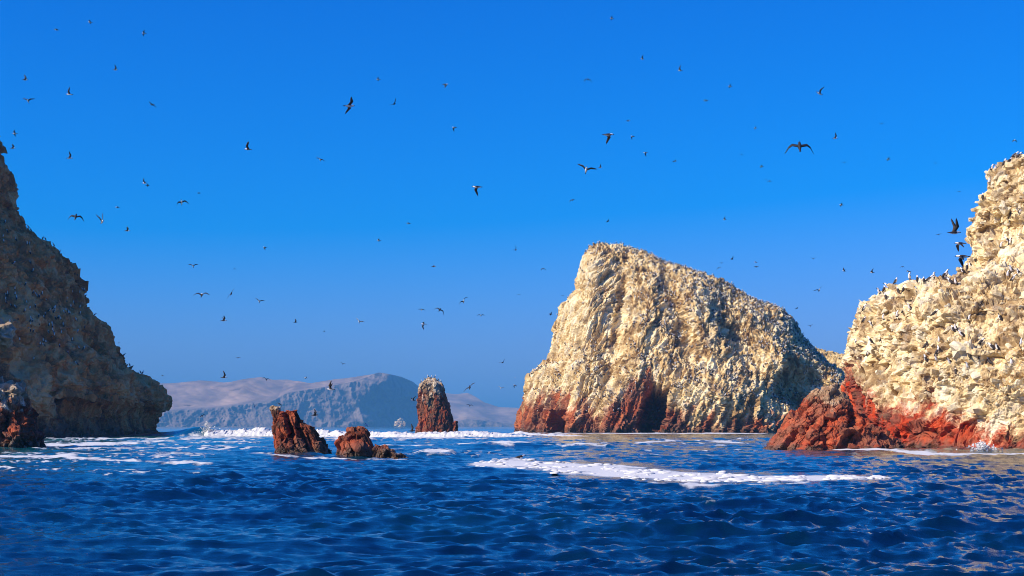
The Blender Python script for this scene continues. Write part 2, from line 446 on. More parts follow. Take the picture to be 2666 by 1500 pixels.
# ------------------------------------------------------------------ shaded left cliff
def make_left():
    right = [(150, -480), (180, -330), (230, -170), (300, -50), (338, 0), (369, 12), (390, 14), (400, 4), (428, 17), (462, 29), (507, 43), (569, 57), (590, 62), (610, 86), (624, 114),
             (635, 138), (655, 159), (683, 179), (711, 191), (745, 210), (783, 226), (807, 243), (832, 267), (865, 288), (883, 286), (910, 304), (935, 322), (953, 343),
             (977, 364), (989, 395), (1008, 419), (1032, 431), (1044, 441), (1059, 437), (1074, 421), (1102, 416), (1126, 427), (1165, 434)]
    left = [(150, -620), (300, -1000), (600, -1300), (1165, -1500)]
    depth = [(150, 6), (230, 28), (400, 60), (700, 90), (1165, 108)]
    f = Loft(330, left, right, depth, 340, [(1.5 * PI + 0.35, 2 * PI + 0.2, 290), (2 * PI + 0.2, 3.5 * PI + 0.35, 60)], n=1.6, back=0.5)
    f.blob(180, 720, 70, 60, 2); f.blob(60, 850, 80, 60, 1.5); f.blob(60, 970, 40, 70, -5, 10); f.blob(210, 1060, 44, 34, -7, 10)
    f.blob(340, 1085, 60, 26, -2.5); f.blob(270, 930, 90, 40, 2, 40); f.blob(230, 1110, 130, 16, -2); f.blob(160, 960, 14, 70, -2.5)
    f.renorm()
    B = f.B
    f.push(1.6 * fbm(B / 9.0, 3))
    f.renorm()
    q = B + 0.9 * np.stack([fbm(B / 3 + 3, 3), fbm(B / 3 + 31, 3), fbm(B / 3 + 57, 3)], -1)
    b1, c1, r1 = blocks(np.stack([(q[..., 0] - 0.5 * q[..., 2]) / 3.2, q[..., 1] / 3.2, (q[..., 2] + 0.5 * q[..., 0]) / 5.0], -1), 1.1, 0.09); b2, c2, r2 = blocks(q / 1.2 + 40, 0.9, 0.11)
    f.push(0.85 * b1 + 0.42 * b2 + 0.20 * ridged(B / 0.7, 3) - 0.7)
    line = np.interp(f.px, [0, 60, 110, 160, 220, 260, 330, 440], [950, 960, 1100, 1060, 1060, 1080, 1092, 1095])
    nz = fbm(np.stack([q[..., 0] / 2.0, q[..., 1] / 3, q[..., 2] / 3.5], -1), 4)
    f.guano = np.clip(0.5 + ((line - f.py) / 45 + 0.9 * nz + 0.3) * 0.4, 0, 1)
    f.tone = np.clip(0.45 + 0.5 * fbm(B / 5.0 + 5, 4) + 0.4 * (r1 - 0.5) + 0.3 * (r2 - 0.5), 0, 1)
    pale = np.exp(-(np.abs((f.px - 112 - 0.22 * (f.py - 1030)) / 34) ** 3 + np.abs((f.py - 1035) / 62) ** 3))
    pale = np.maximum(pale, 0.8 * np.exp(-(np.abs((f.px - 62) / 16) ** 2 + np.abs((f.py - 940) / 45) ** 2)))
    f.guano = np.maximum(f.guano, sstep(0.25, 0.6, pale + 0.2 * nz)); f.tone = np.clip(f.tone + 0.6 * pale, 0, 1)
    f.wet = sstep(3.0, 0.6, B[..., 2]) * 0.6
    return f
lft = make_left()
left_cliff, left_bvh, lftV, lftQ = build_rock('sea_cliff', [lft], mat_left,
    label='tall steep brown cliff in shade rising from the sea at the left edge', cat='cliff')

# sunlit rock in front of it, cut by the left edge
nl = Loft(146, [(600, -330), (800, -160), (900, -120), (1000, -75), (1200, -80)],
          [(600, -260), (700, -150), (800, -40), (844, 4), (852, 20), (870, 26), (888, 20), (899, -8), (940, -42), (985, -34), (1003, 16), (1012, 56), (1032, 62), (1053, 65), (1071, 79), (1108, 88), (1150, 101), (1173, 109), (1200, 112)],
          [(600, 1), (800, 2), (900, 2.4), (1000, 2.6), (1200, 4)], 180, [(1.5 * PI - 0.5, 2 * PI + 0.3, 200), (2 * PI + 0.3, 3.5 * PI - 0.5, 50)], n=2.8)
nl.blob(12, 1100, 12, 36, -1.2, 20); nl.blob(45, 1130, 16, 30, 0.9, 30); nl.blob(60, 1160, 20, 12, -0.8)
nl.renorm()
q = nl.B + 0.25 * np.stack([fbm(nl.B + 3, 2), fbm(nl.B + 31, 2), fbm(nl.B + 57, 2)], -1)
b1, c1, r1 = blocks(q / 1.3, 1.1, 0.12); b2, c2, r2 = blocks(q / 0.5 + 40, 0.9, 0.14)
nl.push(0.5 * b1 + 0.2 * b2 + 0.07 * ridged(nl.B / 0.3, 2))
nl.guano = np.clip(0.5 + ((1052 - nl.py) / 26 + fbm(nl.B / 0.9, 3) * 1.2) * 0.4, 0, 1)
nl.tone = np.clip(0.5 + 0.4 * (r1 - 0.5) + 0.5 * (r2 - 0.5) + 0.2 * fbm(nl.B / 1.5, 2), 0, 1)
nl.wet = sstep(2.0, 0.3, nl.B[..., 2])
near_rock, near_bvh, _, _ = build_rock('shore_rock', [nl], mat_red,
    label='sunlit red and white rock in front of the shaded cliff, cut by the left edge', cat='rock')

# ------------------------------------------------------------------ sea stacks
def small_rock(yc, left, right, depth, nv, nu, lean_x=0.0, s1=0.9, s2=0.35, a1=0.42, a2=0.14, n=2.3, vert=2.2, blobs=()):
    f = Loft(yc, left, right, depth, nv, theta(nu, nu // 5), n=n)
    for b in blobs: f.blob(*b)
    f.renorm()
    q = f.B + 0.2 * np.stack([fbm(f.B + 3, 2), fbm(f.B + 31, 2), fbm(f.B + 57, 2)], -1) * s1
    w = q[..., 0] + lean_x * q[..., 2]
    b1, c1, r1 = blocks(np.stack([w / s1, q[..., 1] / s1, q[..., 2] / (s1 * vert)], -1), 1.1, 0.07)
    b2, c2, r2 = blocks(np.stack([w / s2, q[..., 1] / s2, q[..., 2] / (s2 * 2.0)], -1) + 40, 1.0, 0.08)
    f.push(a1 * b1 + a2 * b2 + 0.3 * a2 * ridged(f.B / (0.6 * s2), 2))
    f.tone = np.clip(0.45 + 0.4 * (r1 - 0.5) + 0.5 * (r2 - 0.5) + 0.2 * fbm(f.B / 1.5, 2), 0, 1)
    f.guano = np.zeros_like(f.tone)
    f.wet = sstep(1.1, 0.1, f.B[..., 2])
    return f

pil = small_rock(440, [(984, 1113), (991, 1105), (1001, 1093), (1012, 1088), (1052, 1089), (1102, 1091), (1111, 1085), (1140, 1083)],
                 [(984, 1120), (989, 1134), (1001, 1149), (1015, 1156), (1041, 1165), (1065, 1170), (1081, 1177), (1102, 1180), (1140, 1184)],
                 [(984, 1), (1001, 3.4), (1102, 5.2), (1140, 6)], 110, 150, s1=1.9, s2=0.7, a1=0.55, a2=0.22, vert=3.2)
pil.guano = np.clip(0.5 + ((1030 - pil.py) / 40 - np.abs(pil.px - 1115 - 0.1 * (pil.py - 1000)) / 34 + 0.55
            + 1.2 * fbm(np.stack([pil.B[..., 0] / 0.9, pil.B[..., 1] / 0.9, pil.B[..., 2] / 3.2], -1), 3)) * 0.45, 0, 1)
pil2 = small_rock(437, [(1097, 1186), (1110, 1176), (1140, 1170)], [(1097, 1190), (1110, 1193), (1140, 1196)], [(1097, 0.4), (1140, 1.6)], 30, 40, s1=1.2, s2=0.5, a1=0.4, a2=0.2)
pillar, pillar_bvh, _, _ = build_rock('sea_stack', [pil, pil2], mat_red,
    label='upright red pillar rock with white-streaked top standing before the hazy headland', cat='sea stack')

sA = [small_rock(112, [(1069, 742), (1080, 722), (1103, 711), (1123, 713), (1148, 712), (1170, 716), (1182, 712), (1215, 708)],
                 [(1069, 776), (1072, 774), (1095, 785), (1105, 798), (1111, 816), (1123, 826), (1151, 839), (1187, 850), (1215, 856)],
                 [(1069, 0.25), (1095, 0.9), (1140, 1.5), (1187, 2.0), (1215, 2.2)], 130, 170, lean_x=0.35, s1=0.75, s2=0.25, a1=0.24, a2=0.08, vert=4.0,
                 blobs=[(752, 1112, 6, 38, -1.4, -14), (786, 1130, 8, 36, -1.0, -25), (812, 1150, 6, 28, -0.8, -25), (730, 1140, 8, 40, 0.35, -10), (770, 1095, 6, 20, 0.4, -10)]),
      small_rock(112, [(1056, 712), (1060, 705), (1075, 706), (1100, 716), (1150, 740)], [(1056, 722), (1060, 729), (1078, 737), (1100, 748), (1150, 770)],
                 [(1056, 0.15), (1066, 0.35), (1150, 0.6)], 60, 70, s1=0.5, s2=0.2, a1=0.14, a2=0.07),
      small_rock(112.5, [(1068, 744), (1080, 742), (1140, 752)], [(1068, 752), (1080, 758), (1140, 790)], [(1068, 0.1), (1080, 0.3), (1140, 0.8)], 50, 50, s1=0.5, s2=0.2, a1=0.14, a2=0.06),
      small_rock(112.6, [(1156, 838), (1170, 836), (1215, 834)], [(1156, 854), (1170, 858), (1187, 865), (1215, 868)], [(1156, 0.2), (1215, 0.8)], 40, 50, s1=0.5, s2=0.2, a1=0.15, a2=0.07)]
sA[1].guano = np.clip(sstep(1078, 1060, sA[1].py) * 0.75 + 0.3 * fbm(sA[1].B / 0.3, 2), 0, 1)
for f in sA: f.tone = np.clip(f.tone - 0.06, 0, 1)
stackA, stackA_bvh, _, _ = build_rock('sea_rock', sA, mat_red,
    label='jagged red-brown rock with three knobbed tops, taller of the two near rocks', cat='rock')

sB = [small_rock(103, [(1112, 930), (1116, 906), (1129, 905), (1137, 894), (1154, 876), (1170, 884), (1190, 873), (1220, 870)],
                 [(1112, 946), (1122, 955), (1145, 966), (1167, 978), (1179, 988), (1195, 996), (1220, 1000)],
                 [(1112, 0.25), (1130, 0.8), (1160, 1.3), (1195, 1.7), (1220, 1.8)], 110, 170, lean_x=0.5, s1=1.0, s2=0.3, a1=0.22, a2=0.07, vert=1.3,
                 blobs=[(925, 1143, 16, 7, -0.6, 0, 4), (915, 1165, 8, 14, -0.3), (935, 1166, 24, 10, 0.35)]),
      small_rock(102, [(1160, 984), (1180, 972), (1220, 968)], [(1160, 998), (1180, 1029), (1196, 1060), (1220, 1075)], [(1160, 0.3), (1220, 1.2)], 50, 80, s1=0.5, s2=0.2, a1=0.2, a2=0.08)]
stackB, stackB_bvh, _, _ = build_rock('sea_rock', sB, mat_red,
    label='squat red-brown rock with low tail awash, shorter of the two near rocks', cat='rock')

# ------------------------------------------------------------------ far headland
mh, n, l, p = new_mat('headland_rock')
t = attr(n, 'dune')
n1 = noise(n, l, 0.006, 6, 0.6); n2 = noise(n, l, 0.03, 6, 0.65, (1.0, 1.0, 0.35))
sand = ramp(n, l, n1, [(0.35, (0.13, 0.08, 0.055)), (0.65, (0.40, 0.265, 0.17))])
clf = ramp(n, l, n2, [(0.35, (0.06, 0.042, 0.034)), (0.65, (0.24, 0.175, 0.13))])
l.new(mix(n, l, t, clf, sand), p.inputs['Base Color']); p.inputs['Roughness'].default_value = 0.95

def headland(name, Y, ridge, cliff, depth, nx=520, nc=60, nd=60, amp=1.0, turn=None):
    rx, ry = np.array(ridge, float).T; cxp, cyp = np.array(cliff, float).T
    px = np.linspace(rx[0], rx[-1], nx)
    zr = np.interp(px, rx, HZ - ry) / F * Y; zc = np.minimum(np.interp(px, cxp, HZ - cyp) / F * Y, zr)
    X = (px - 1333) / F * Y
    sc = np.linspace(0, 1, nc); sd = np.linspace(0, 1, nd)[1:]
    slope = np.maximum(zr - zc, 0)
    P = np.zeros((nc + nd - 1, nx, 3)); dune = np.zeros((nc + nd - 1, nx))
    for i, s in enumerate(sc):
        P[i, :, 0] = X; P[i, :, 1] = Y + s * (20 + 0.45 * zc); P[i, :, 2] = s * zc - (4 if i == 0 else 0)
    for i, s in enumerate(sd):
        P[nc + i, :, 0] = X; P[nc + i, :, 1] = Y + 20 + 0.45 * zc + s * (slope * 2.2 + depth * 0.1)
        P[nc + i, :, 2] = zc + slope * (s ** 0.85)
        dune[nc + i] = sstep(0.0, 0.10, s) * sstep(2, 22, slope)
    gul = ridged(np.stack([P[..., 0] / 110 + P[..., 2] / 300, P[..., 1] / 300, P[..., 2] / 130], -1), 5, 0.6)
    k = 1 - dune
    edge = 1.0
    P[..., 1] -= amp * k * gul * 26 * edge
    if turn:
        tw = np.clip((px[None] - turn + 55 * fbm(np.stack([P[..., 0] / 150, P[..., 2] / 110, P[..., 0] * 0], -1), 3)) / 220, 0, 1)
        P[..., 1] += tw ** 1.5 * 520
    big = fbm(np.stack([P[..., 0] / 420 + 3, P[..., 1] / 420, P[..., 2] * 0], -1), 3)
    P[..., 1] += -60 * amp * big * edge + amp * dune * 46 * ridged(np.stack([P[..., 0] / 330 + P[..., 2] / 200, P[..., 1] / 400, P[..., 2] / 160], -1), 3)
    P[..., 2] += dune * 6 * perlin(P / 130.0)
    # back slope
    back = P[-1:].copy(); back[..., 1] += 900; back[..., 2] = -5
    P = np.concatenate([P, back]); dune = np.concatenate([dune, dune[-1:]])
    me = mesh_np(name, P.reshape(-1, 3), grid_quads(*P.shape[:2]), None, True, {'dune': dune}, [mh])
    return link(name, me, kind='structure')
cr3 = lambda pts: [(380 + x / 2.576, 920 + y / 2.576) for x, y in pts]
headland('hills', 6600, cr3([(-420, 250), (-200, 190), (20, 165), (200, 158), (390, 172), (560, 155), (665, 140), (760, 158), (860, 150), (960, 165), (1040, 182), (1170, 160), (1300, 140), (1420, 122), (1545, 116),
    (1620, 128), (1680, 140), (1740, 165), (1800, 215), (1840, 270), (1870, 350), (1885, 470), (1890, 489)]),
    cr3([(-420, 420), (90, 400), (180, 385), (400, 375), (600, 350), (720, 335), (850, 320), (940, 265), (1100, 235), (1250, 208), (1380, 185), (1480, 140), (1545, 112), (1900, 112)]), 900, turn=900)
headland('hills', 8400, cr3([(1700, 300), (1850, 262), (1980, 250), (2060, 256), (2140, 252), (2190, 275), (2260, 320), (2360, 350), (2500, 360), (2700, 368), (3000, 400), (3400, 489)]),
    cr3([(1700, 460), (2100, 470), (2500, 480), (3400, 489)]), 900, nx=260, nc=20, nd=50, amp=0.6)
headland('hills', 7600, cr3([(1960, 489), (2060, 440), (2120, 416), (2180, 414), (2250, 430), (2330, 455), (2440, 470), (2560, 480), (2700, 489)]),
    cr3([(1960, 489), (2150, 440), (2700, 489)]), 300, nx=160, nc=24, nd=24, amp=0.5)
hr = small_rock(6300, [(1090, 1043), (1097, 1032), (1112, 1022)], [(1090, 1050), (1097, 1055), (1112, 1058)], [(1090, 4), (1112, 25)], 24, 40, s1=18, s2=8, a1=8, a2=3)
hr.guano[:] = 1
build_rock('coastal_rock', [hr], mat_island, label='tiny pale rock at the foot of the far hazy headland cliff', cat='rock')

# ------------------------------------------------------------------ sea
def ocean_tile(N, L, lmin, lmax, rms, seed, direction, spread):
    g = np.random.default_rng(seed)
    k = np.fft.fftfreq(N, L / N) * 2 * PI
    KX, KY = np.meshgrid(k, k, indexing='ij'); K = np.hypot(KX, KY); K[0, 0] = 1e-6
    kp = 2 * PI / lmax
    A = K ** -1.9 * np.exp(-0.6 * (kp / K) ** 2) * (K < 2 * PI / lmin)
    c = (KX * math.cos(direction) + KY * math.sin(direction)) / K
    A *= np.abs(c) ** spread + 0.12
    h = A * (g.normal(size=(N, N)) + 1j * g.normal(size=(N, N))); h[0, 0] = 0
    H = np.fft.ifft2(h).real; s = rms / H.std()
    DX = np.fft.ifft2(1j * KX / K * h).real * s; DY = np.fft.ifft2(1j * KY / K * h).real * s
    return np.stack([H * s, DX, DY], -1), N, L

def sample(tile, x, y, rot):
    T, N, L = tile
    c, s = math.cos(rot), math.sin(rot)
    u = ((c * x + s * y) / L * N) % N; v = ((-s * x + c * y) / L * N) % N
    i = np.floor(u).astype(int); j = np.floor(v).astype(int); fu = (u - i)[..., None]; fv = (v - j)[..., None]
    i %= N; j %= N; i1 = (i + 1) % N; j1 = (j + 1) % N
    r = (T[i, j] * (1 - fu) + T[i1, j] * fu) * (1 - fv) + (T[i, j1] * (1 - fu) + T[i1, j1] * fu) * fv
    return r[..., 0], c * r[..., 1] - s * r[..., 2], s * r[..., 1] + c * r[..., 2]

rows = np.concatenate([np.geomspace(3, 15, 26, endpoint=False), np.geomspace(15, 1300, 920, endpoint=False), np.geomspace(1300, 9400, 44)])
dense = np.linspace(R(-21.5), R(21.5), 540)
angs = np.concatenate([np.linspace(R(-180), R(-21.5), 46, endpoint=False), dense, np.linspace(R(21.5), R(180), 46)[1:-1]])
D, A = np.meshgrid(rows, angs, indexing='ij')
X, Y = D * np.sin(A), D * np.cos(A)
fade = lambda a, b: 1 - sstep(a, b, D)
tA = ocean_tile(256, 211.0, 5.0, 34.0, 0.09, 1, R(78), 2)
tB = ocean_tile(256, 57.0, 0.45, 2.3, 0.062, 2, R(82), 1.5)
tC = ocean_tile(256, 19.0, 0.22, 1.1, 0.034, 3, R(90), 1.4)
hA = sample(tA, X, Y, 0.12); hB = sample(tB, X, Y, -0.17); hB2 = sample(tB, X * 0.62 + 13, Y * 0.62 + 5, 0.45); hC = sample(tC, X, Y, 0.3)
gust = 0.8 + 0.35 * fbm(np.stack([X / 14, Y / 30, X * 0], -1), 2)
wB = fade(160, 700) * gust; wC = fade(45, 150) * gust
Hh = hA[0] * fade(900, 2500) + 0.62 * hB[0] * wB + 0.75 * hB2[0] * wB + hC[0] * wC
DXs = 1.0 * (hA[1] * fade(900, 2500) + 0.62 * hB[1] * wB + 0.75 * hB2[1] * wB) + 0.75 * hC[1] * wC
DYs = 1.0 * (hA[2] * fade(900, 2500) + 0.62 * hB[2] * wB + 0.75 * hB2[2] * wB) + 0.75 * hC[2] * wC

fx = 1333 + np.tan(np.clip(A, R(-60), R(60))) * F
fy = HZ + CH / np.maximum(Y, 1.0) * F
infront = np.abs(A) < R(60)
fm = np.abs(A) < R(24)
def ffbm(P, n):
    o = np.zeros(X.shape); o[fm] = fbm(P[fm], n); return o
n_long = ffbm(np.stack([X / 5.0, Y / 14.0, X * 0 + 2], -1), 4)
n_fine = ffbm(np.stack([X / 0.9, Y / 2.6, X * 0 + 7], -1), 4)
foam = np.zeros_like(X); aer = np.zeros_like(X); bump = np.zeros_like(X)

def streak(pts, half, strength=1.0, wob=0.6, lift=0.0, hard=1.4):
    """foam along a polyline of photo points lying on the sea"""
    global foam, bump
    q = np.array(pts, float); c = np.interp(fx, q[:, 0], q[:, 1]); h = np.interp(fx, q[:, 0], half if np.ndim(half) else np.full(len(q), half))
    inside = sstep(q[0, 0] - 25, q[0, 0] + 25, fx) * sstep(q[-1, 0] + 25, q[-1, 0] - 25, fx) * infront
    d = np.abs(fy - c - n_long * h * wob) / np.maximum(h, 0.5)
    m = np.clip((1 - d) * hard + 0.35 * n_fine, 0, 1) * inside * strength
    foam = np.maximum(foam, m)
    if lift: bump = np.maximum(bump, np.exp(-((fy - c) / (np.maximum(h, 1.5) * 1.3)) ** 2) * inside * lift * (0.7 + 0.6 * n_long))

def patch(x0, x1, y0, y1, thr, strength=1.0, sx=6.0, sy=9.0, seed=0.0):
    """broken lacy foam inside a soft window"""
    global foam
    w = sstep(x0 - 60, x0 + 60, fx) * sstep(x1 + 60, x1 - 60, fx) * sstep(y0 - 6, y0 + 6, fy) * sstep(y1 + 14, y1 - 14, fy) * infront
    k = w > 0.01
    v = ridged(np.stack([X[k] / sx + seed, Y[k] / sy, X[k] * 0 + seed], -1), 5, 0.62) / 2.4 + 0.35 * n_fine[k] + np.clip((Hh[k] + 0.02) * 2.6, -0.3, 0.6)
    foam[k] = np.maximum(foam[k], sstep(thr, thr + 0.5, v) * w[k] * strength)

RAFT = [(1222, 1209), (1333, 1206), (1457, 1216), (1592, 1226), (1747, 1240), (1850, 1246), (2006, 1246), (2161, 1244), (2316, 1244)]
RH = [5, 17, 20, 18, 17, 16, 13, 8, 2.5]
streak(RAFT, RH, 1.0, 0.5, 0, 1.5)
streak([(1680, 1262), (1800, 1270), (2000, 1264), (2110, 1257)], 4, 0.8, 0.5)
streak([(2520, 1242), (2600, 1238), (2720, 1236)], [1.5, 4, 5], 0.9, 0.4)
streak([(1180, 1161), (1330, 1165), (1500, 1160), (1590, 1163)], 2.6, 1.0, 0.6, 0.28)
streak([(980, 1165), (1060, 1166), (1130, 1163)], 2.0, 1.0, 0.5, 0.25)
streak([(1640, 1156), (1800, 1150), (1980, 1156)], 1.6, 0.8, 0.8, 0.2)
streak([(820, 1143), (1000, 1146), (1120, 1143), (1300, 1146)], 1.8, 0.8, 0.8, 0.25)
streak([(1095, 1184), (1140, 1180), (1190, 1184)], [5, 7, 4], 0.9, 0.6, 0.35)
streak([(1340, 1128), (1500, 1129), (1700, 1129), (2000, 1130)], 1.8, 0.9, 0.9)
streak([(110, 1143), (260, 1142), (430, 1140)], 1.6, 0.9, 0.8)
streak([(110, 1158), (200, 1160), (330, 1156), (440, 1148)], [5, 7, 6, 3], 0.9, 0.8)
streak([(430, 1150), (560, 1143), (700, 1145)], 3.0, 0.7, 1.0, 0.2)
streak([(0, 1174), (60, 1176), (112, 1176)], 2.0, 0.9, 0.3)
streak([(2160, 1174), (2300, 1174), (2400, 1179), (2520, 1182), (2720, 1180)], [1.5, 2.5, 4, 2.5, 3.5], 1.0, 0.5)
streak([(690, 1190), (760, 1192), (880, 1196), (1060, 1199)], 2.0, 0.75, 0.8)
streak([(640, 1184), (690, 1187), (712, 1186)], 1.6, 0.9, 0.4)
streak([(-40, 1191), (120, 1193), (200, 1190)], 2.5, 0.9, 0.6, 0.1)
streak([(150, 1196), (300, 1204), (420, 1207), (560, 1210)], 3.0, 0.8, 0.8, 0.1)
patch(-60, 560, 1186, 1248, 0.74, 0.85, 1.3, 4.0, 3.0)
patch(60, 700, 1140, 1185, 0.70, 0.8, 2.0, 8.0, 5.0)
patch(960, 1340, 1172, 1196, 0.66, 0.8, 1.6, 5.0, 8.0)
patch(700, 1340, 1138, 1165, 0.80, 0.8, 5.0, 12.0, 11.0)
patch(1400, 2000, 1138, 1200, 0.92, 0.8, 3.0, 8.0, 14.0)
patch(-100, 2800, 1250, 1500, 1.12, 0.5, 1.6, 3.0, 21.0)
aer = np.clip(sstep(1170, 1140, fy) * sstep(1200, 300, fx) * 0.8 + sstep(1260, 1180, fy) * sstep(900, 100, fx) * 0.45 + sstep(1240, 1160, fy) * 0.25, 0, 1) * infront * np.clip(0.7 + 0.6 * n_long, 0, 1)
aer = np.clip(aer + 0.10 * np.clip(n_long + 0.2, 0, 1), 0, 1)
aer = np.maximum(aer, foam * 0.5)
raftc = np.interp(fx, [q[0] for q in RAFT], [q[1] for q in RAFT]); rafth = np.interp(fx, [q[0] for q in RAFT], RH)
inraft = np.clip(1.6 - np.abs(fy - raftc) / (rafth + 3), 0, 1) * sstep(1200, 1240, fx) * sstep(2340, 2300, fx)
calm = 1 - 0.75 * inraft
# the breaking swell in front of the pillar
SURF_Y = 300.0
sw = np.interp(X, [-64, -58, -50, -30, 0, 10], [0, 0.9, 1.0, 0.85, 0.6, 0]) * (0.8 + 0.5 * perlin(np.stack([X / 7, X * 0, X * 0], -1)))
swl = np.interp(X, [-75, -66, -58, -52], [0, 1.0, 1.25, 0])
Hh = Hh * calm + bump + np.exp(-((Y - SURF_Y - 5) / 5.0) ** 2) * (0.9 * sw + 1.0 * swl) * infront + 0.25 * np.exp(-((Y - 235) / 6.0) ** 2) * (0.6 + n_long) * infront
foam = np.maximum(foam, np.exp(-((Y - SURF_Y + 4) / 5.0) ** 2) * np.clip(sw * 1.5, 0, 1) * infront * (0.7 + 0.5 * n_fine))
V = np.stack([X + DXs * calm, Y + DYs * calm, Hh], -1)
V[-1, :, 2] = 0.0
nr, na = D.shape
Q = grid_quads(nr, na, True)[:, ::-1]
Vc = np.concatenate([V.reshape(-1, 3), [[0, 0, 0]]])
j = np.arange(na); T = np.stack([j, (j + 1) % na, np.full(na, nr * na)], -1)
ext = lambda a: np.concatenate([a.ravel(), [0]])

msea, n, l, p = new_mat('sea_water')
fo, ae = attr(n, 'foam'), attr(n, 'aerated')
deep = mix(n, l, ae, (0.0005, 0.013, 0.040), (0.004, 0.13, 0.15))
fn = noise(n, l, 2.2, 7, 0.75, (1.0, 0.35, 1.0))
ff = mth(n, l, 'ADD', fo, mth(n, l, 'MULTIPLY', mth(n, l, 'SUBTRACT', fn, 0.5), 1.1), True)
ffc = ramp(n, l, ff, [(0.34, (0, 0, 0)), (0.78, (1, 1, 1))])
ffm = mth(n, l, 'MULTIPLY', ffc, mth(n, l, 'MULTIPLY', fo, 4.0, True))
l.new(mix(n, l, ffm, deep, (0.62, 0.63, 0.62)), p.inputs['Base Color'])
l.new(mth(n, l, 'ADD', 0.06, mth(n, l, 'MULTIPLY', ffm, 0.7)), p.inputs['Roughness'])
p.inputs['IOR'].default_value = 1.48
bp = n.new('ShaderNodeBump'); bp.inputs['Strength'].default_value = 0.8; bp.inputs['Distance'].default_value = 0.026
r1 = noise(n, l, 5.0, 8, 0.70, (0.55, 1.0, 1.0))
bp2 = n.new('ShaderNodeBump'); bp2.inputs['Strength'].default_value = 0.3; bp2.inputs['Distance'].default_value = 0.4
r2 = noise(n, l, 0.4, 4, 0.6, (0.6, 1.0, 1.0))
l.new(r2, bp2.inputs['Height']); l.new(r1, bp.inputs['Height']); l.new(bp2.outputs['Normal'], bp.inputs['Normal'])
l.new(bp.outputs['Normal'], p.inputs['Normal'])
sea_me = mesh_np('sea', Vc, Q, T, True, {'foam': ext(foam), 'aerated': ext(aer)}, [msea])
sea = link('sea', sea_me, kind='structure')

# ------------------------------------------------------------------ breaking surf and foam lumps
mfoam, n, l, p = new_mat('foam')
f1 = noise(n, l, 5.0, 4)
l.new(ramp(n, l, f1, [(0.3, (0.58, 0.58, 0.55)), (0.7, (0.74, 0.73, 0.70))]), p.inputs['Base Color'])
p.inputs['Roughness'].default_value = 0.85
p.inputs['Subsurface Weight'].default_value = 0.0

def surf(name, xs, base_y, hgt, width, seed, ragged=0.5):
    nx, npf = len(xs), 16
    s = np.linspace(0, 1, npf)
    prof_y = np.array([-1.0 + 2.0 * v for v in s]) * width
    prof_z = np.sin(s * PI) ** 0.7
    P = np.zeros((npf, nx, 3))
    P[..., 0] = xs[None]; P[..., 1] = base_y[None] + prof_y[:, None]
    P[..., 2] = -0.15 + prof_z[:, None] * hgt[None]
    q = np.stack([P[..., 0] / 2.6 + seed, P[..., 1] / 1.2, P[..., 2] / 1.0], -1)
    nz = fbm(q, 3, 0.55); n2 = fbm(np.stack([P[..., 0] / 0.45, P[..., 1] / 0.8, P[..., 2] / 0.5], -1) + seed, 3, 0.7)
    P[..., 2] += prof_z[:, None] * hgt[None] * ragged * (0.9 * nz + 0.45 * n2)
    P[..., 1] += 0.5 * n2 * width * 0.3; P[..., 0] += 0.25 * n2
    return mesh_np(name, P.reshape(-1, 3), grid_quads(npf, nx), None, True, None, [mfoam])
xs = np.arange(-57, 4, 0.16)
hg = np.interp(xs, [-57, -56, -54, -46, -38, -20, -8, 4], [0.3, 1.5, 1.2, 1.5, 1.25, 0.9, 1.2, 0.4])
link('breaking_wave', surf('breaking_wave', xs, 300 + 1.5 * np.sin(xs / 9), hg, 2.6, 3.0), kind='stuff', label='long white breaking wave rolling in front of the pillar rock', cat='wave')
xs = np.arange(-9, 16, 0.2)
hg = np.interp(xs, [-9, 0, 8, 16], [0.3, 0.75, 0.6, 0.1])
link('breaking_wave', surf('breaking_wave', xs, 330 + 0 * xs, hg, 2.0, 9.0), kind='stuff', label='low white breaking wave before the foot of the pointed island', cat='wave')
xs = np.arange(-6.2, -3.6, 0.05)
hg = np.interp(xs, [-6.2, -5.2, -4.4, -3.6], [0.05, 0.36, 0.26, 0.04])
link('breaking_wave', surf('breaking_wave', xs, 117 + 0 * xs, hg, 1.2, 15.0, 0.4), kind='stuff', label='small churning white wave right of the squat red rock', cat='wave')
# splash at the crest
def spray(cx, cy, z0, z1, w, nn, seed):
    g = np.random.default_rng(seed); Vv, Tt = [], []
    for k in range(nn):
        u = g.random() ** 0.8
        c = np.array([cx + g.normal() * w * (1.1 - u) - 0.5 * u * w, cy + g.normal() * w * 0.5, z0 + (z1 - z0) * u * (0.6 + 0.4 * g.random())])
        r = (0.03 + 0.16 * g.random() ** 2) * (1.2 - 0.6 * u)
        o = len(Vv) ; d = g.normal(size=(4, 3)); d /= np.linalg.norm(d, axis=1)[:, None]
        for q in d: Vv.append(c + q * r)
        Tt += [(o, o + 1, o + 2), (o, o + 2, o + 3), (o, o + 3, o + 1), (o + 1, o + 3, o + 2)]
    return mesh_np('wave_spray', np.array(Vv), None, Tt, False, None, [mfoam])
link('wave_spray', spray(-56.0, 300, 0.8, 3.1, 0.9, 900, 5), kind='stuff', label='white spray thrown up at the left end of the breaking wave', cat='spray')
link('wave_spray', spray(37.0, 127.0, 0.0, 0.9, 0.7, 500, 6), kind='stuff', label='white splash at the red foot of the boulder cliff', cat='spray')

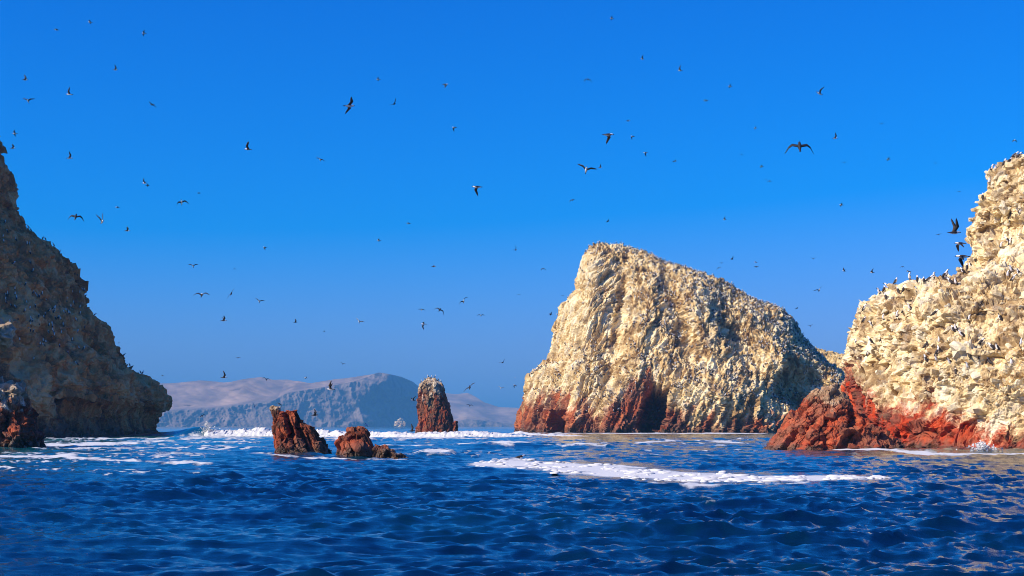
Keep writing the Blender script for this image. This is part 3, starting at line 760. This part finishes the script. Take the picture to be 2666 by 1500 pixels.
def lumps(nn, seed):
    g = np.random.default_rng(seed); nu, nv = 9, 4
    th = np.linspace(0, 2 * PI, nu, endpoint=False); ph = np.linspace(0, PI / 2, nv, endpoint=False)
    U = np.stack([np.cos(ph)[:, None] * np.cos(th), np.cos(ph)[:, None] * np.sin(th), np.sin(ph)[:, None] * np.ones(nu)], -1).reshape(-1, 3)
    U = np.concatenate([U, [[0, 0, 1]]])
    Q0 = grid_quads(nv, nu, True); j = np.arange(nu); T0 = np.stack([(nv - 1) * nu + j, (nv - 1) * nu + (j + 1) % nu, np.full(nu, nv * nu)], -1)
    Vs, Qs, Ts, off = [], [], [], 0
    rx = np.array([q[0] for q in RAFT]); ry = np.array([q[1] for q in RAFT])
    for k in range(nn):
        px = 1240 + (2310 - 1240) * g.random() ** 1.0
        c, h = np.interp(px, rx, ry), np.interp(px, rx, RH)
        py = c + h * (0.85 - abs(g.normal()) * 0.75) * (1 if g.random() < .45 else -1) * 0.9
        if fbm(np.array([[px / 60.0, py / 9.0, 1.0]]), 2)[0] < 0.0: continue
        d = CH * F / (py - HZ); x = (px - 1333) / F * d
        s = 0.025 + 0.19 * g.random() ** 3.2
        e = np.array([s * (0.9 + 0.9 * g.random()), s * (0.8 + 0.6 * g.random()), s * (0.22 + 0.28 * g.random())])
        i = np.searchsorted(rows, d); jx = np.searchsorted(angs, math.atan2(x, d))
        z = float(V[min(i, nr - 1), jx, 2])
        Vs.append(U * e * (1 + 0.12 * g.normal(size=(len(U), 1))) + np.array([x, d, z])); Qs.append(Q0 + off); Ts.append(T0 + off); off += len(U)
    return mesh_np('sea_foam', np.concatenate(Vs), np.concatenate(Qs), np.concatenate(Ts), True, None, [mfoam])
link('sea_foam', lumps(1900, 3), kind='stuff', label='lumpy cream raft of foam drifting across the near sea', cat='foam')

# ------------------------------------------------------------------ stones set in the right-hand rock and the reef
def stone_mesh(seed, flat=1.0):
    g = np.random.default_rng(seed)
    ico = bpy.data.meshes.new('tmp')
    import bmesh
    bm = bmesh.new(); bmesh.ops.create_cube(bm, size=2.0); bmesh.ops.subdivide_edges(bm, edges=bm.edges[:], cuts=1, use_grid_fill=True)
    bm.verts.ensure_lookup_table()
    V = np.array([v.co[:] for v in bm.verts]); Fq = np.array([[v.index for v in f.verts] for f in bm.faces])
    bm.free(); bpy.data.meshes.remove(ico)
    V /= (np.abs(V) ** 3.2).sum(1)[:, None] ** (1 / 3.2)
    V *= 1 + 0.16 * g.normal(size=(len(V), 1)); V += 0.12 * g.normal(size=V.shape)
    for _ in range(3):                      # knock flat facets off
        d = g.normal(size=3); d /= np.linalg.norm(d); t = V @ d; m = t > 0.6
        V[m] -= np.outer(t[m] - 0.6, d)
    V[:, 2] *= flat
    tone = np.full(len(V), 0.25 + 0.6 * g.random())
    return V, Fq, tone
stone_meshes, stone_reef = [], []
for k in range(8):
    Vv, Fq, tone = stone_mesh(100 + k, 0.75)
    stone_meshes.append(mesh_np('stone', Vv, Fq, None, False, {'guano': np.full(len(Vv), 1.0), 'tone': tone, 'wet': np.zeros(len(Vv))}, [mat_right]))
    stone_reef.append(mesh_np('stone', Vv, Fq, None, False, {'guano': np.zeros(len(Vv)), 'tone': tone, 'wet': np.full(len(Vv), 0.2)}, [mat_reef]))
def set_stones(parent, bvh, meshes, count, box, size, accept, g):
    done, tries, placed = 0, 0, []
    while done < count and tries < count * 30:
        tries += 1
        px, py = g.uniform(box[0], box[2]), g.uniform(box[1], box[3])
        if not accept(px, py): continue
        s = size[0] + (size[1] - size[0]) * g.random() ** 2.6
        if any((px - a) ** 2 + (py - b) ** 2 < (0.55 * (s + c)) ** 2 for a, b, c in placed): continue
        hit, nrm, _, dist = hitpx(bvh, px, py)
        if hit is None: continue
        w = s / F * dist
        o = bpy.data.objects.new('stone', meshes[int(g.integers(len(meshes)))])
        col.objects.link(o); o.parent = parent
        o.location = Vector(hit) - nrm * w * 0.22 - parent.location
        o.scale = (w * 0.62, w * 0.45, w * (0.36 + 0.2 * g.random()))
        o.rotation_euler = (g.normal() * 0.25, g.normal() * 0.35 + 0.15, g.normal() * 0.5)
        placed.append((px, py, s)); done += 1
gl = np.random.default_rng(11)
set_stones(right_rock, right_bvh, stone_meshes, 290, (2215, 420, 2680, 1110), (13, 62), lambda x, y: y < np.interp(x, [2180, 2240, 2330, 2480, 2666], [900, 950, 1030, 1060, 1100]), gl)
set_stones(reef, reef_bvh, stone_reef, 24, (2000, 1080, 2330, 1175), (16, 46), lambda x, y: True, gl)

# ------------------------------------------------------------------ birds
def tube(path, radii, nseg, flat=1.0):
    """lathe round a path in the xz plane, used for bird bodies"""
    path = np.array(path, float); tang = np.gradient(path, axis=0); tang /= np.linalg.norm(tang, axis=1)[:, None]
    th = np.linspace(0, 2 * PI, nseg, endpoint=False) + PI / nseg
    V = []
    for p_, t_, r in zip(path, tang, radii):
        nrm = np.array([-t_[1], t_[0]])
        for a in th:
            V.append((p_[0] + nrm[0] * r * math.sin(a), r * flat * math.cos(a), p_[1] + nrm[1] * r * math.sin(a)))
    m = len(path)
    return np.array(V), grid_quads(m, nseg, True)

def standing_bird(nseg, mats, lean=0.0, turn=0.0):
    path = [(-0.26, 0.03), (-0.15, 0.14), (-0.06, 0.26), (0.01, 0.38), (0.05, 0.49), (0.075, 0.58), (0.11, 0.645), (0.155, 0.65), (0.25, 0.625)]
    rad = [0.014, 0.075, 0.13, 0.135, 0.10, 0.064, 0.068, 0.05, 0.006]
    path = [(x * (1 + lean) + lean * z * 0.5, z * (1 - 0.35 * lean)) for x, z in path]
    V, Q = tube(path, rad, nseg, 0.92)
    for k, i in enumerate(range(6 * nseg, 9 * nseg)):
        x, y = V[i, 0] - V[6 * nseg, 0], V[i, 1]
        V[i, 0] = V[6 * nseg, 0] + x * math.cos(turn) - y * math.sin(turn); V[i, 1] = x * math.sin(turn) + y * math.cos(turn)
    c = V[Q].mean(1)
    ring = np.arange(len(Q)) // nseg
    front = np.array([c[i, 0] - np.interp(c[i, 2], [z for _, z in path[:6]], [x for x, _ in path[:6]]) for i in range(len(Q))]) > 0.05
    mi = np.where(ring >= 4, 1, np.where(front & (ring >= 2), 1, 0)); mi[ring == 7] = 0
    legs = []
    if nseg > 5:
        for s in (-0.04, 0.04):
            o = len(V); x = 0.0
            V = np.concatenate([V, [[x - .012, s, -0.06], [x + .03, s - .015, -0.06], [x + .03, s + .015, -0.06], [x - 0.02, s, 0.24]]])
            legs += [(o, o + 1, o + 3), (o + 1, o + 2, o + 3), (o + 2, o, o + 3)]
    V[:, 2] += 0.03
    return V, Q, np.array(legs).reshape(-1, 3), np.concatenate([mi, np.zeros(len(legs), int)])

perch_meshes = []
for le, tu in ((0.0, 0.3), (0.25, -0.5), (0.5, 0.2), (0.1, 1.2)):
    V_, Q_, T_, mi = standing_bird(8, None, le, tu)
    perch_meshes.append(mesh_np('perched_bird', V_, Q_, T_ if len(T_) else None, True, None, [mat_brown, mat_white], mi))

def flying_mesh(inner, outer, inner2, outer2, kind, sweep=0.10):
    path = [(-0.44, 0.0), (-0.30, 0.0), (-0.14, 0.0), (0.03, 0.0), (0.15, 0.012), (0.24, 0.03), (0.30, 0.035), (0.35, 0.03), (0.44, 0.015)]
    rad = [0.024, 0.036, 0.078, 0.10, 0.084, 0.060, 0.062, 0.042, 0.006]
    V, Q = tube(path, rad, 8, 0.95)
    V[:8, 1] *= 2.2; V[:8, 2] *= 0.35
    c = V[Q].mean(1); ring = np.arange(len(Q)) // 8
    mi = np.zeros(len(Q), int)
    if kind == 'booby': mi[(ring >= 4) & (ring < 7)] = 1; mi[(c[:, 2] < -0.02) & (ring >= 1) & (ring < 5)] = 1
    if kind == 'gull': mi[(ring >= 0) & (ring < 7)] = 1
    Vs, Qs, Ms, off = [V], [Q], [mi], len(V)
    for side, a, b in ((1, inner, outer), (-1, inner2, outer2)):
        pts = []                                  # span stations: root, elbow, wrist, tip
        pos = np.array([0.04, 0.0, 0.035]); segs = [(0.05, a, 0.24), (0.30, a, 0.23), (0.18, (a + b) / 2, 0.19), (0.22, b, 0.12), (0.12, b, 0.02)]
        st = [(pos.copy(), 0.24)]
        for i, (ln, ang, ch) in enumerate(segs):
            pos = pos + np.array([(0.10 if i == 1 else -sweep * (1 if i > 1 else 0)) * (ln / 0.25), ln * math.cos(R(ang)), ln * math.sin(R(ang))])
            st.append((pos.copy(), ch))
        W = []
        for i, (q, ch) in enumerate(st):
            up = np.array([0, -math.sin(R(a if i < 3 else b)), math.cos(R(a if i < 3 else b))])
            t = 0.016 if i < 4 else 0.008
            for du, dt in ((0.35, 0), (0.0, 1), (-0.65, 0), (0.0, -1)):
                W.append(q + np.array([du * ch, 0, 0]) + up * dt * t)
        W = np.array(W); W[:, 1] *= side
        qd = grid_quads(len(st), 4, True)
        Vs.append(W); Qs.append((qd if side > 0 else qd[:, ::-1]) + off); off += len(W)
        Qs.append(np.array([[len(W) - 4, len(W) - 3, len(W) - 2, len(W) - 1]]) + off - len(W))
        Ms += [np.full(len(qd) + 1, 2 if kind == 'gull' else 0)]
    me = mesh_np('flying_bird', np.concatenate(Vs), np.concatenate(Qs), None, True, None,
                 [mat_black if kind == 'dark' else mat_brown, mat_white, mat_grey], np.concatenate(Ms))
    return me

POSE = {'level': (8, -6, 8, -6, 'wings level'), 'up': (42, 30, 46, 34, 'wings raised'), 'vup': (68, 74, 62, 70, 'wings held high'), 'down': (-22, -52, -18, -46, 'wings lowered'),
        'em': (24, -24, 24, -24, 'wings bowed'), 'arch': (-4, -58, -4, -58, 'wings arched'), 'vee': (28, 24, 26, 22, 'wings spread')}
fly_cache = {}
def fly_mesh(pose, kind):
    if (pose, kind) not in fly_cache: fly_cache[pose, kind] = flying_mesh(*POSE[pose][:4], kind)
    return fly_cache[pose, kind]

# x, y, visible size in photo pixels, pose, heading (degrees: 0 right, 90 away, 180 left, 270 towards us), roll, kind
B, K, G = 'booby', 'dark', 'gull'
FLY = [(148,78,12,'level',195,10,B),(235,58,11,'level',190,-5,B),(375,87,11,'level',200,8,B),(300,182,12,'up',10,0,B),(65,208,14,'up',20,15,B),(181,246,17,'up',185,20,B),
 (73,263,28,'vee',265,-4,B),(397,273,13,'level',150,5,K),(39,348,12,'level',190,12,B),(33,386,13,'up',15,0,B),(646,389,20,'vup',180,0,B),(985,207,10,'level',185,0,B),
 (1159,220,14,'down',0,0,B),(909,276,30,'level',25,-48,B),(1026,271,17,'vee',60,-25,K),(1183,332,12,'down',190,0,B),(1593,48,10,'level',185,0,B),(1673,154,10,'up',185,0,B),
 (1771,184,13,'vup',185,0,B),(1531,207,17,'arch',125,-12,K),(1901,225,10,'level',185,0,B),(1838,262,11,'level',170,10,B),(1635,315,10,'level',10,0,B),(1583,351,27,'down',5,-25,B),
 (1647,355,10,'down',190,0,B),(1967,334,8,'level',185,0,B),(1681,398,11,'down',170,0,B),(1930,402,10,'down',70,20,K),(2134,244,17,'up',215,25,B),(2296,322,11,'level',95,-8,K),
 (2174,360,13,'up',0,0,B),(2082,382,64,'arch',84,3,K),(2640,366,13,'arch',300,10,B),(181,412,16,'up',20,-40,B),(377,477,12,'up',170,0,B),(384,483,9,'level',10,0,K),
 (518,503,9,'level',175,0,K),(473,527,25,'arch',282,14,B),(306,540,10,'level',185,0,B),(197,565,36,'arch',92,5,K),(266,578,24,'vup',300,20,B),(331,601,13,'up',10,0,B),
 (503,693,22,'vee',272,0,B),(610,700,8,'down',80,0,K),(525,769,37,'em',90,-2,B),(602,765,22,'level',85,-50,K),(834,416,22,'level',262,-22,B),(1242,487,24,'down',180,38,B),
 (1064,582,10,'level',185,0,B),(987,626,10,'level',185,0,B),(690,644,10,'down',190,0,B),(1129,694,11,'level',10,0,B),(675,785,22,'vee',275,-20,B),(1207,785,19,'em',280,42,B),
 (1526,443,44,'vee',276,-17,B),(1562,437,9,'up',10,0,B),(1756,420,10,'level',15,10,B),(1983,434,9,'level',185,0,B),(1994,468,7,'level',100,0,K),(2004,472,11,'arch',95,0,K),
 (1490,521,14,'arch',110,-20,K),(1582,576,9,'level',10,0,K),(1887,572,8,'up',185,0,B),(1343,651,12,'up',60,-45,B),(1415,700,11,'arch',130,-15,K),(1351,767,8,'level',90,0,K),
 (1465,770,8,'level',90,0,K),(1906,675,9,'up',30,0,K),(1878,685,10,'level',92,0,K),(1870,698,9,'arch',60,-20,K),(1968,683,8,'level',185,0,B),(1969,695,11,'level',15,-10,B),
 (2198,423,12,'level',92,-5,K),(2313,415,10,'level',185,0,B),(2435,425,11,'level',90,0,K),(2497,499,10,'level',92,0,K),(2191,534,11,'level',180,0,B),(2444,611,14,'level',95,-12,K),
 (2484,606,36,'vup',12,18,B),(2500,634,27,'down',180,25,B),(2506,668,33,'down',165,30,B),(2117,674,12,'vee',85,0,K),(2198,706,10,'up',185,0,B),(2271,710,11,'up',185,0,B),
 (2350,695,9,'arch',90,0,K),(2366,707,11,'level',185,0,B),(2133,756,20,'vee',275,28,B),(582,835,14,'up',20,10,B),(769,839,10,'up',10,0,K),(844,863,5,'level',10,0,K),
 (309,893,5,'level',10,0,K),(620,932,13,'level',80,0,K),(423,978,5,'level',10,0,K),(893,948,12,'vee',80,10,K),(583,983,17,'vup',15,0,B),(693,988,19,'em',265,-18,B),
 (797,984,9,'level',200,0,G),(861,1014,22,'vup',175,5,B),(526,1083,14,'arch',110,-30,K),(663,1060,12,'vup',90,10,G),(819,1081,17,'up',5,0,K),(727,1052,13,'arch',75,28,K),
 (935,838,20,'vee',272,-30,G),(1098,807,17,'level',270,-10,B),(1145,807,22,'arch',70,28,K),(1103,844,17,'down',195,40,B),(1252,822,17,'em',270,0,B),(1309,944,14,'vee',60,-35,K),
 (1433,820,9,'up',20,-20,K),(1341,983,5,'level',90,20,G),(1341,1003,9,'down',200,0,B),(1304,1011,14,'vee',270,-20,G),(1223,1009,27,'level',86,-42,K),(1223,1056,16,'em',90,14,K),
 (1076,1043,12,'up',215,25,B),(1072,1122,18,'vup',5,-10,K),(954,1107,10,'level',200,-10,G),(2074,803,7,'level',10,0,K),(2110,849,12,'vee',85,-8,K),(2203,913,10,'arch',90,0,K)]
COLS = [(0, 'the shaded left cliff'), (450, 'the hazy headland'), (1000, 'the red pillar rock'), (1300, 'the pointed island peak'), (1750, 'the long island slope'), (2200, 'the boulder cliff')]
BANDS = [(0, 'high'), (300, 'midway'), (650, 'low')]
ORD0 = ['first', 'second', 'third', 'fourth', 'fifth', 'sixth', 'seventh', 'eighth', 'ninth', 'tenth', 'eleventh', 'twelfth', 'thirteenth', 'fourteenth', 'fifteenth', 'sixteenth',
       'seventeenth', 'eighteenth', 'nineteenth', 'twentieth']
TENS = ['', '', 'twenty', 'thirty', 'forty', 'fifty', 'sixty', 'seventy', 'eighty', 'ninety']
TIETH = ['', '', 'twentieth', 'thirtieth', 'fortieth', 'fiftieth', 'sixtieth', 'seventieth', 'eightieth', 'ninetieth']
ORD = [ORD0[k] if k < 19 else (TIETH[(k + 1) // 10] if (k + 1) % 10 == 0 else TENS[(k + 1) // 10] + '-' + ORD0[(k + 1) % 10 - 1]) for k in range(99)]
zone = lambda b: ([i for i, (x, _) in enumerate(COLS) if b[0] >= x][-1], [i for i, (y, _) in enumerate(BANDS) if b[1] >= y][-1])
zones = {}
for b in FLY: zones.setdefault(zone(b), []).append(b)
def fly_span(pose, yaw, roll, pitch):
    """apparent size of the bird, in metres, seen along +Y"""
    me = fly_mesh(pose, 'dark'); nv = len(me.vertices); v = np.empty(nv * 3); me.vertices.foreach_get('co', v); v = v.reshape(-1, 3)
    from mathutils import Euler
    M = np.array(Euler((R(roll), R(pitch), R(yaw)), 'XYZ').to_matrix())
    w = v @ M.T
    return max(np.ptp(w[:, 0]), np.ptp(w[:, 2]))
for b in FLY:
    px, py, size, pose, yaw, roll, kind = b
    side = abs(math.cos(R(yaw)))
    pitch = (1 - side) * (-46 if pose == 'arch' else -32); roll = roll + side * (16 if px % 2 else -16)
    span = fly_span(pose, yaw, roll, pitch)
    d = min(max(span * F / size, 60), 700)
    z = zone(b); k = sorted(zones[z]).index(b)
    word = {'booby': 'white-headed seabird', 'dark': 'dark seabird', 'gull': 'pale seabird'}[kind]
    o = link('flying_bird', fly_mesh(pose, kind), label=f'{word}, {POSE[pose][4]}, {ORD[k]} from left {BANDS[z[1]][1]} over {COLS[z[0]][1]}', cat='bird', group='seabirds in flight', loc=at(px, py, d))
    o.rotation_euler = (R(roll), R(pitch), R(yaw))
    o.scale = (1.18 * size * d / F / span,) * 3

# perched birds: on the boulder cliff one by one where the photograph shows them
r3 = lambda L: [(2150 + x / 4.14, 650 + y / 4.14) for x, y in L]
r4 = lambda L: [(2490 + x / 4.26, 380 + y / 4.26) for x, y in L]
CREST = r3([(575,490),(625,465),(675,420),(750,370),(900,335),(985,365),(1055,365),(1105,345),(1165,320),(1270,310),(1300,300),(1480,265),(1520,235),(1560,205)]) + r4([(210,1290),(250,960),(290,610),(365,430),(390,280),(440,280),(530,230),(580,200),(640,130),(690,140)])
FACE = r3([(645,550),(410,670),(435,640),(410,790),(505,840),(620,770),(765,740),(835,690),(905,660),(780,480),(835,470),(980,480),(1165,720),(1040,750),(1350,380),(1400,390),(1680,610),(1540,780),(1880,780),(600,1000),(485,1020),(330,1040),(450,1150),
  (1370,900),(1400,880),(1475,950),(1220,1020),(1270,1010),(1075,1070),(1095,1040),(1200,1140),(1220,1110),(1030,1220),(1075,1220),(1200,1220),(1345,1250),(1400,1350),(1530,1290),(1550,1180),(1655,1190),(1765,1240),(1670,1030),(1800,1090),(1850,1100),(2100,1050),(2000,1260),(2000,260),(2080,290),(2010,340),(1960,310)]) \
  + r4([(565,390),(595,680),(700,760),(605,800),(595,860),(325,950),(580,1080),(590,1110),(490,1140)])
gb = np.random.default_rng(21)
def perch(bvh, px, py, label, group, hgt, skyline=False, yaw=None):
    for k in range(80):
        hit, nrm, idx, dist = hitpx(bvh, px, py + k)
        if hit is not None: break
    else: return None
    if skyline:                                  # stand on the very edge
        hit = Vector(hit)
    o = link('perched_bird', perch_meshes[int(gb.integers(4))], label=label, cat='bird', group=group, loc=(hit.x, hit.y - 0.04, hit.z - 0.03))
    o.rotation_euler = (0, 0, gb.uniform(0, 2 * PI) if yaw is None else yaw)
    s = hgt / 0.74
    o.scale = (s, s, s * (0.9 + 0.2 * gb.random()))
    return o
for k, (x, y) in enumerate(sorted(CREST)):
    perch(right_bvh, x, y, f'brown and white seabird on the skyline of the boulder cliff, {ORD[k]} from left', 'seabirds along the boulder cliff skyline', 0.82, True)
def band_labels(pts, edges, names, what):
    out = {}
    for i, nm in enumerate(names):
        row = sorted(p for p in pts if edges[i] <= p[1] < edges[i + 1])
        for k, p_ in enumerate(row): out[p_] = f'{what} {nm}, {ORD[k]} from left'
    return out
for (x, y), lb in band_labels(FACE, (0, 640, 740, 820, 880, 920, 950, 2000), ('high tower', 'tower foot', 'upper face', 'upper middle face', 'middle face', 'lower middle face', 'lower face'), 'brown and white seabird on the boulder cliff\'s').items():
    perch(right_bvh, x, y, lb, 'seabirds on the boulder cliff face', 0.82)
# crest of the big island
IC = []
for x in np.linspace(1524, 2078, 74):
    y = np.interp(x, [1519, 1536, 1560, 1616, 1660, 1704, 1752, 1820, 1888, 1944, 2020, 2068], [668, 648, 641, 642, 652, 672, 694, 716, 744, 772, 808, 840])
    IC.append((x + gb.normal() * 3, y - 8))
for x, y in ((1384, 975), (1396, 965), (1409, 955), (1422, 948), (1478, 772), (1490, 760), (1506, 735), (1512, 700), (1452, 818), (1444, 870)): IC.append((x, y))
for k, (x, y) in enumerate(sorted(IC)):
    perch(island_bvh, x, y, f'tiny seabird on the skyline of the pointed island, {ORD[k]} from left', 'seabirds along the pointed island skyline', 0.85, True)
for k, x in enumerate((1097, 1106, 1114, 1124, 1133, 1141, 1148)):
    perch(pillar_bvh, x, 975, f'tiny white seabird on top of the red pillar rock, {ORD[k]} from left', 'seabirds on the pillar rock', 0.85, True)
# shaded cliff: loose clusters
LC = [(54, 470), (80, 604), (112, 620), (118, 618), (140, 631), (156, 645), (196, 722), (201, 725), (322, 930), (338, 950), (366, 972), (372, 976)]
for k, (x, y) in enumerate(LC):
    perch(left_bvh, x, y - 6, f'dark seabird on the outline of the shaded cliff, {ORD[k]} from top', 'seabirds on the shaded cliff outline', 0.8, True)
cen = [(60, 680), (60, 770), (110, 800), (90, 850), (150, 830), (30, 820), (130, 880), (190, 875), (180, 800), (210, 790), (20, 600), (70, 900)]
LP = []
for k in range(110):
    c = cen[int(gb.integers(len(cen)))]
    x, y = c[0] + gb.normal() * 26, c[1] + gb.normal() * 24
    if 2 < x < 300: LP.append((x, y))
for (x, y), lb in band_labels(LP, (0, 640, 700, 750, 780, 810, 840, 870, 900, 2000), ('highest', 'second', 'third', 'fourth', 'fifth', 'sixth', 'seventh', 'eighth', 'lowest'), 'white-breasted seabird on the shaded cliff face, row').items():
    perch(left_bvh, x, y, lb, 'seabirds on the shaded cliff face', 0.80)

# the colony: thousands on the island, one mass
def colony(V, Q, nn, seed, accept):
    g = np.random.default_rng(seed)
    a, b, c = V[Q[:, 0]], V[Q[:, 1]], V[Q[:, 2]]
    N = np.cross(b - a, c - a); area = np.linalg.norm(N, axis=1); N /= area[:, None] + 1e-9
    C = V[Q].mean(1); qx, qy = proj(C)
    face = -(N * (C - np.array([0, 0, CH])) / np.linalg.norm(C, axis=1)[:, None]).sum(1)
    w = area * np.clip(0.25 + N[:, 2] * 1.2, 0.02, 1.2) * (face > 0.05) * accept(qx, qy, C)
    pick = g.choice(len(Q), nn, p=w / w.sum())
    tm = [standing_bird(4, None, le, tu)[:2] + (standing_bird(4, None, le, tu)[3],) for le, tu in ((0.0, 0.3), (0.35, -0.5), (0.6, 0.8))]
    Vs, Qs, Ms, off = [], [], [], 0
    for i in pick:
        v, q, m = tm[int(g.integers(3))]
        t = g.uniform(0, 2 * PI); s = 1.15 + 0.3 * g.random()
        Rm = np.array([[math.cos(t), -math.sin(t), 0], [math.sin(t), math.cos(t), 0], [0, 0, 1]])
        Vs.append(v @ Rm.T * s + C[i] + np.array([0, 0, 0.02])); Qs.append(q + off); Ms.append(m); off += len(v)
    return mesh_np('bird_colony', np.concatenate(Vs), np.concatenate(Qs), None, True, None, [mat_brown, mat_white], np.concatenate(Ms))
def dens(x, y, C):
    nz = fbm(C / 6.0, 3)
    slope = sstep(-60, 160, y - np.interp(x, [1519, 1616, 1752, 1888, 2020, 2112], [668, 642, 694, 744, 808, 908]))
    d = 0.12 + 1.4 * sstep(-0.1, 0.5, nz) + 1.3 * (1 - slope) * sstep(1600, 1750, x)
    return d * sstep(3.0, 8.0, C[:, 2]) * np.where((y > 1040), 0.35, 1) * np.where((x < 1640) & (y < 900), 0.3, 1)
link('bird_colony', colony(islV, islQ, 5200, 4, dens), kind='stuff', label='thousands of tiny seabirds crowding the pointed guano island', cat='birds')
link('bird_colony', colony(ridV, ridQ, 140, 5, lambda x, y, C: np.ones(len(C))), kind='stuff', label='scattered tiny seabirds on the low ridge behind the island', cat='birds')
# a bird afloat
flo = link('floating_bird', perch_meshes[2], label='small dark seabird afloat at the left end of the foam raft', cat='bird', loc=at(1351, 1196, 98.3))
flo.location.z = 0.0; flo.rotation_euler = (0, 0.3, R(20)); flo.scale = (0.8, 0.8, 0.6)

# ------------------------------------------------------------------ haze
def box(name, x0, x1, y0, y1, z0, z1):
    v = [(x, y, z) for x in (x0, x1) for y in (y0, y1) for z in (z0, z1)]
    q = [(0, 1, 3, 2), (4, 6, 7, 5), (0, 4, 5, 1), (2, 3, 7, 6), (0, 2, 6, 4), (1, 5, 7, 3)]
    return mesh_np(name, np.array(v), np.array(q))
hm = bpy.data.materials.new('haze'); hm.use_nodes = True
hn = hm.node_tree.nodes; hn.clear()
ho = hn.new('ShaderNodeOutputMaterial'); hv = hn.new('ShaderNodeVolumePrincipled')
hv.inputs['Color'].default_value = (0.15, 0.52, 0.92, 1)
hv.inputs['Density'].default_value = 0.00010
hv.inputs['Anisotropy'].default_value = 0.0
hm.node_tree.links.new(hv.outputs['Volume'], ho.inputs['Volume'])
hb = box('haze', -9900, 9900, -9900, 9900, -12, 262)
hb.materials.append(hm)
link('haze', hb, kind='stuff', label='thin blue sea haze in the air', cat='haze')
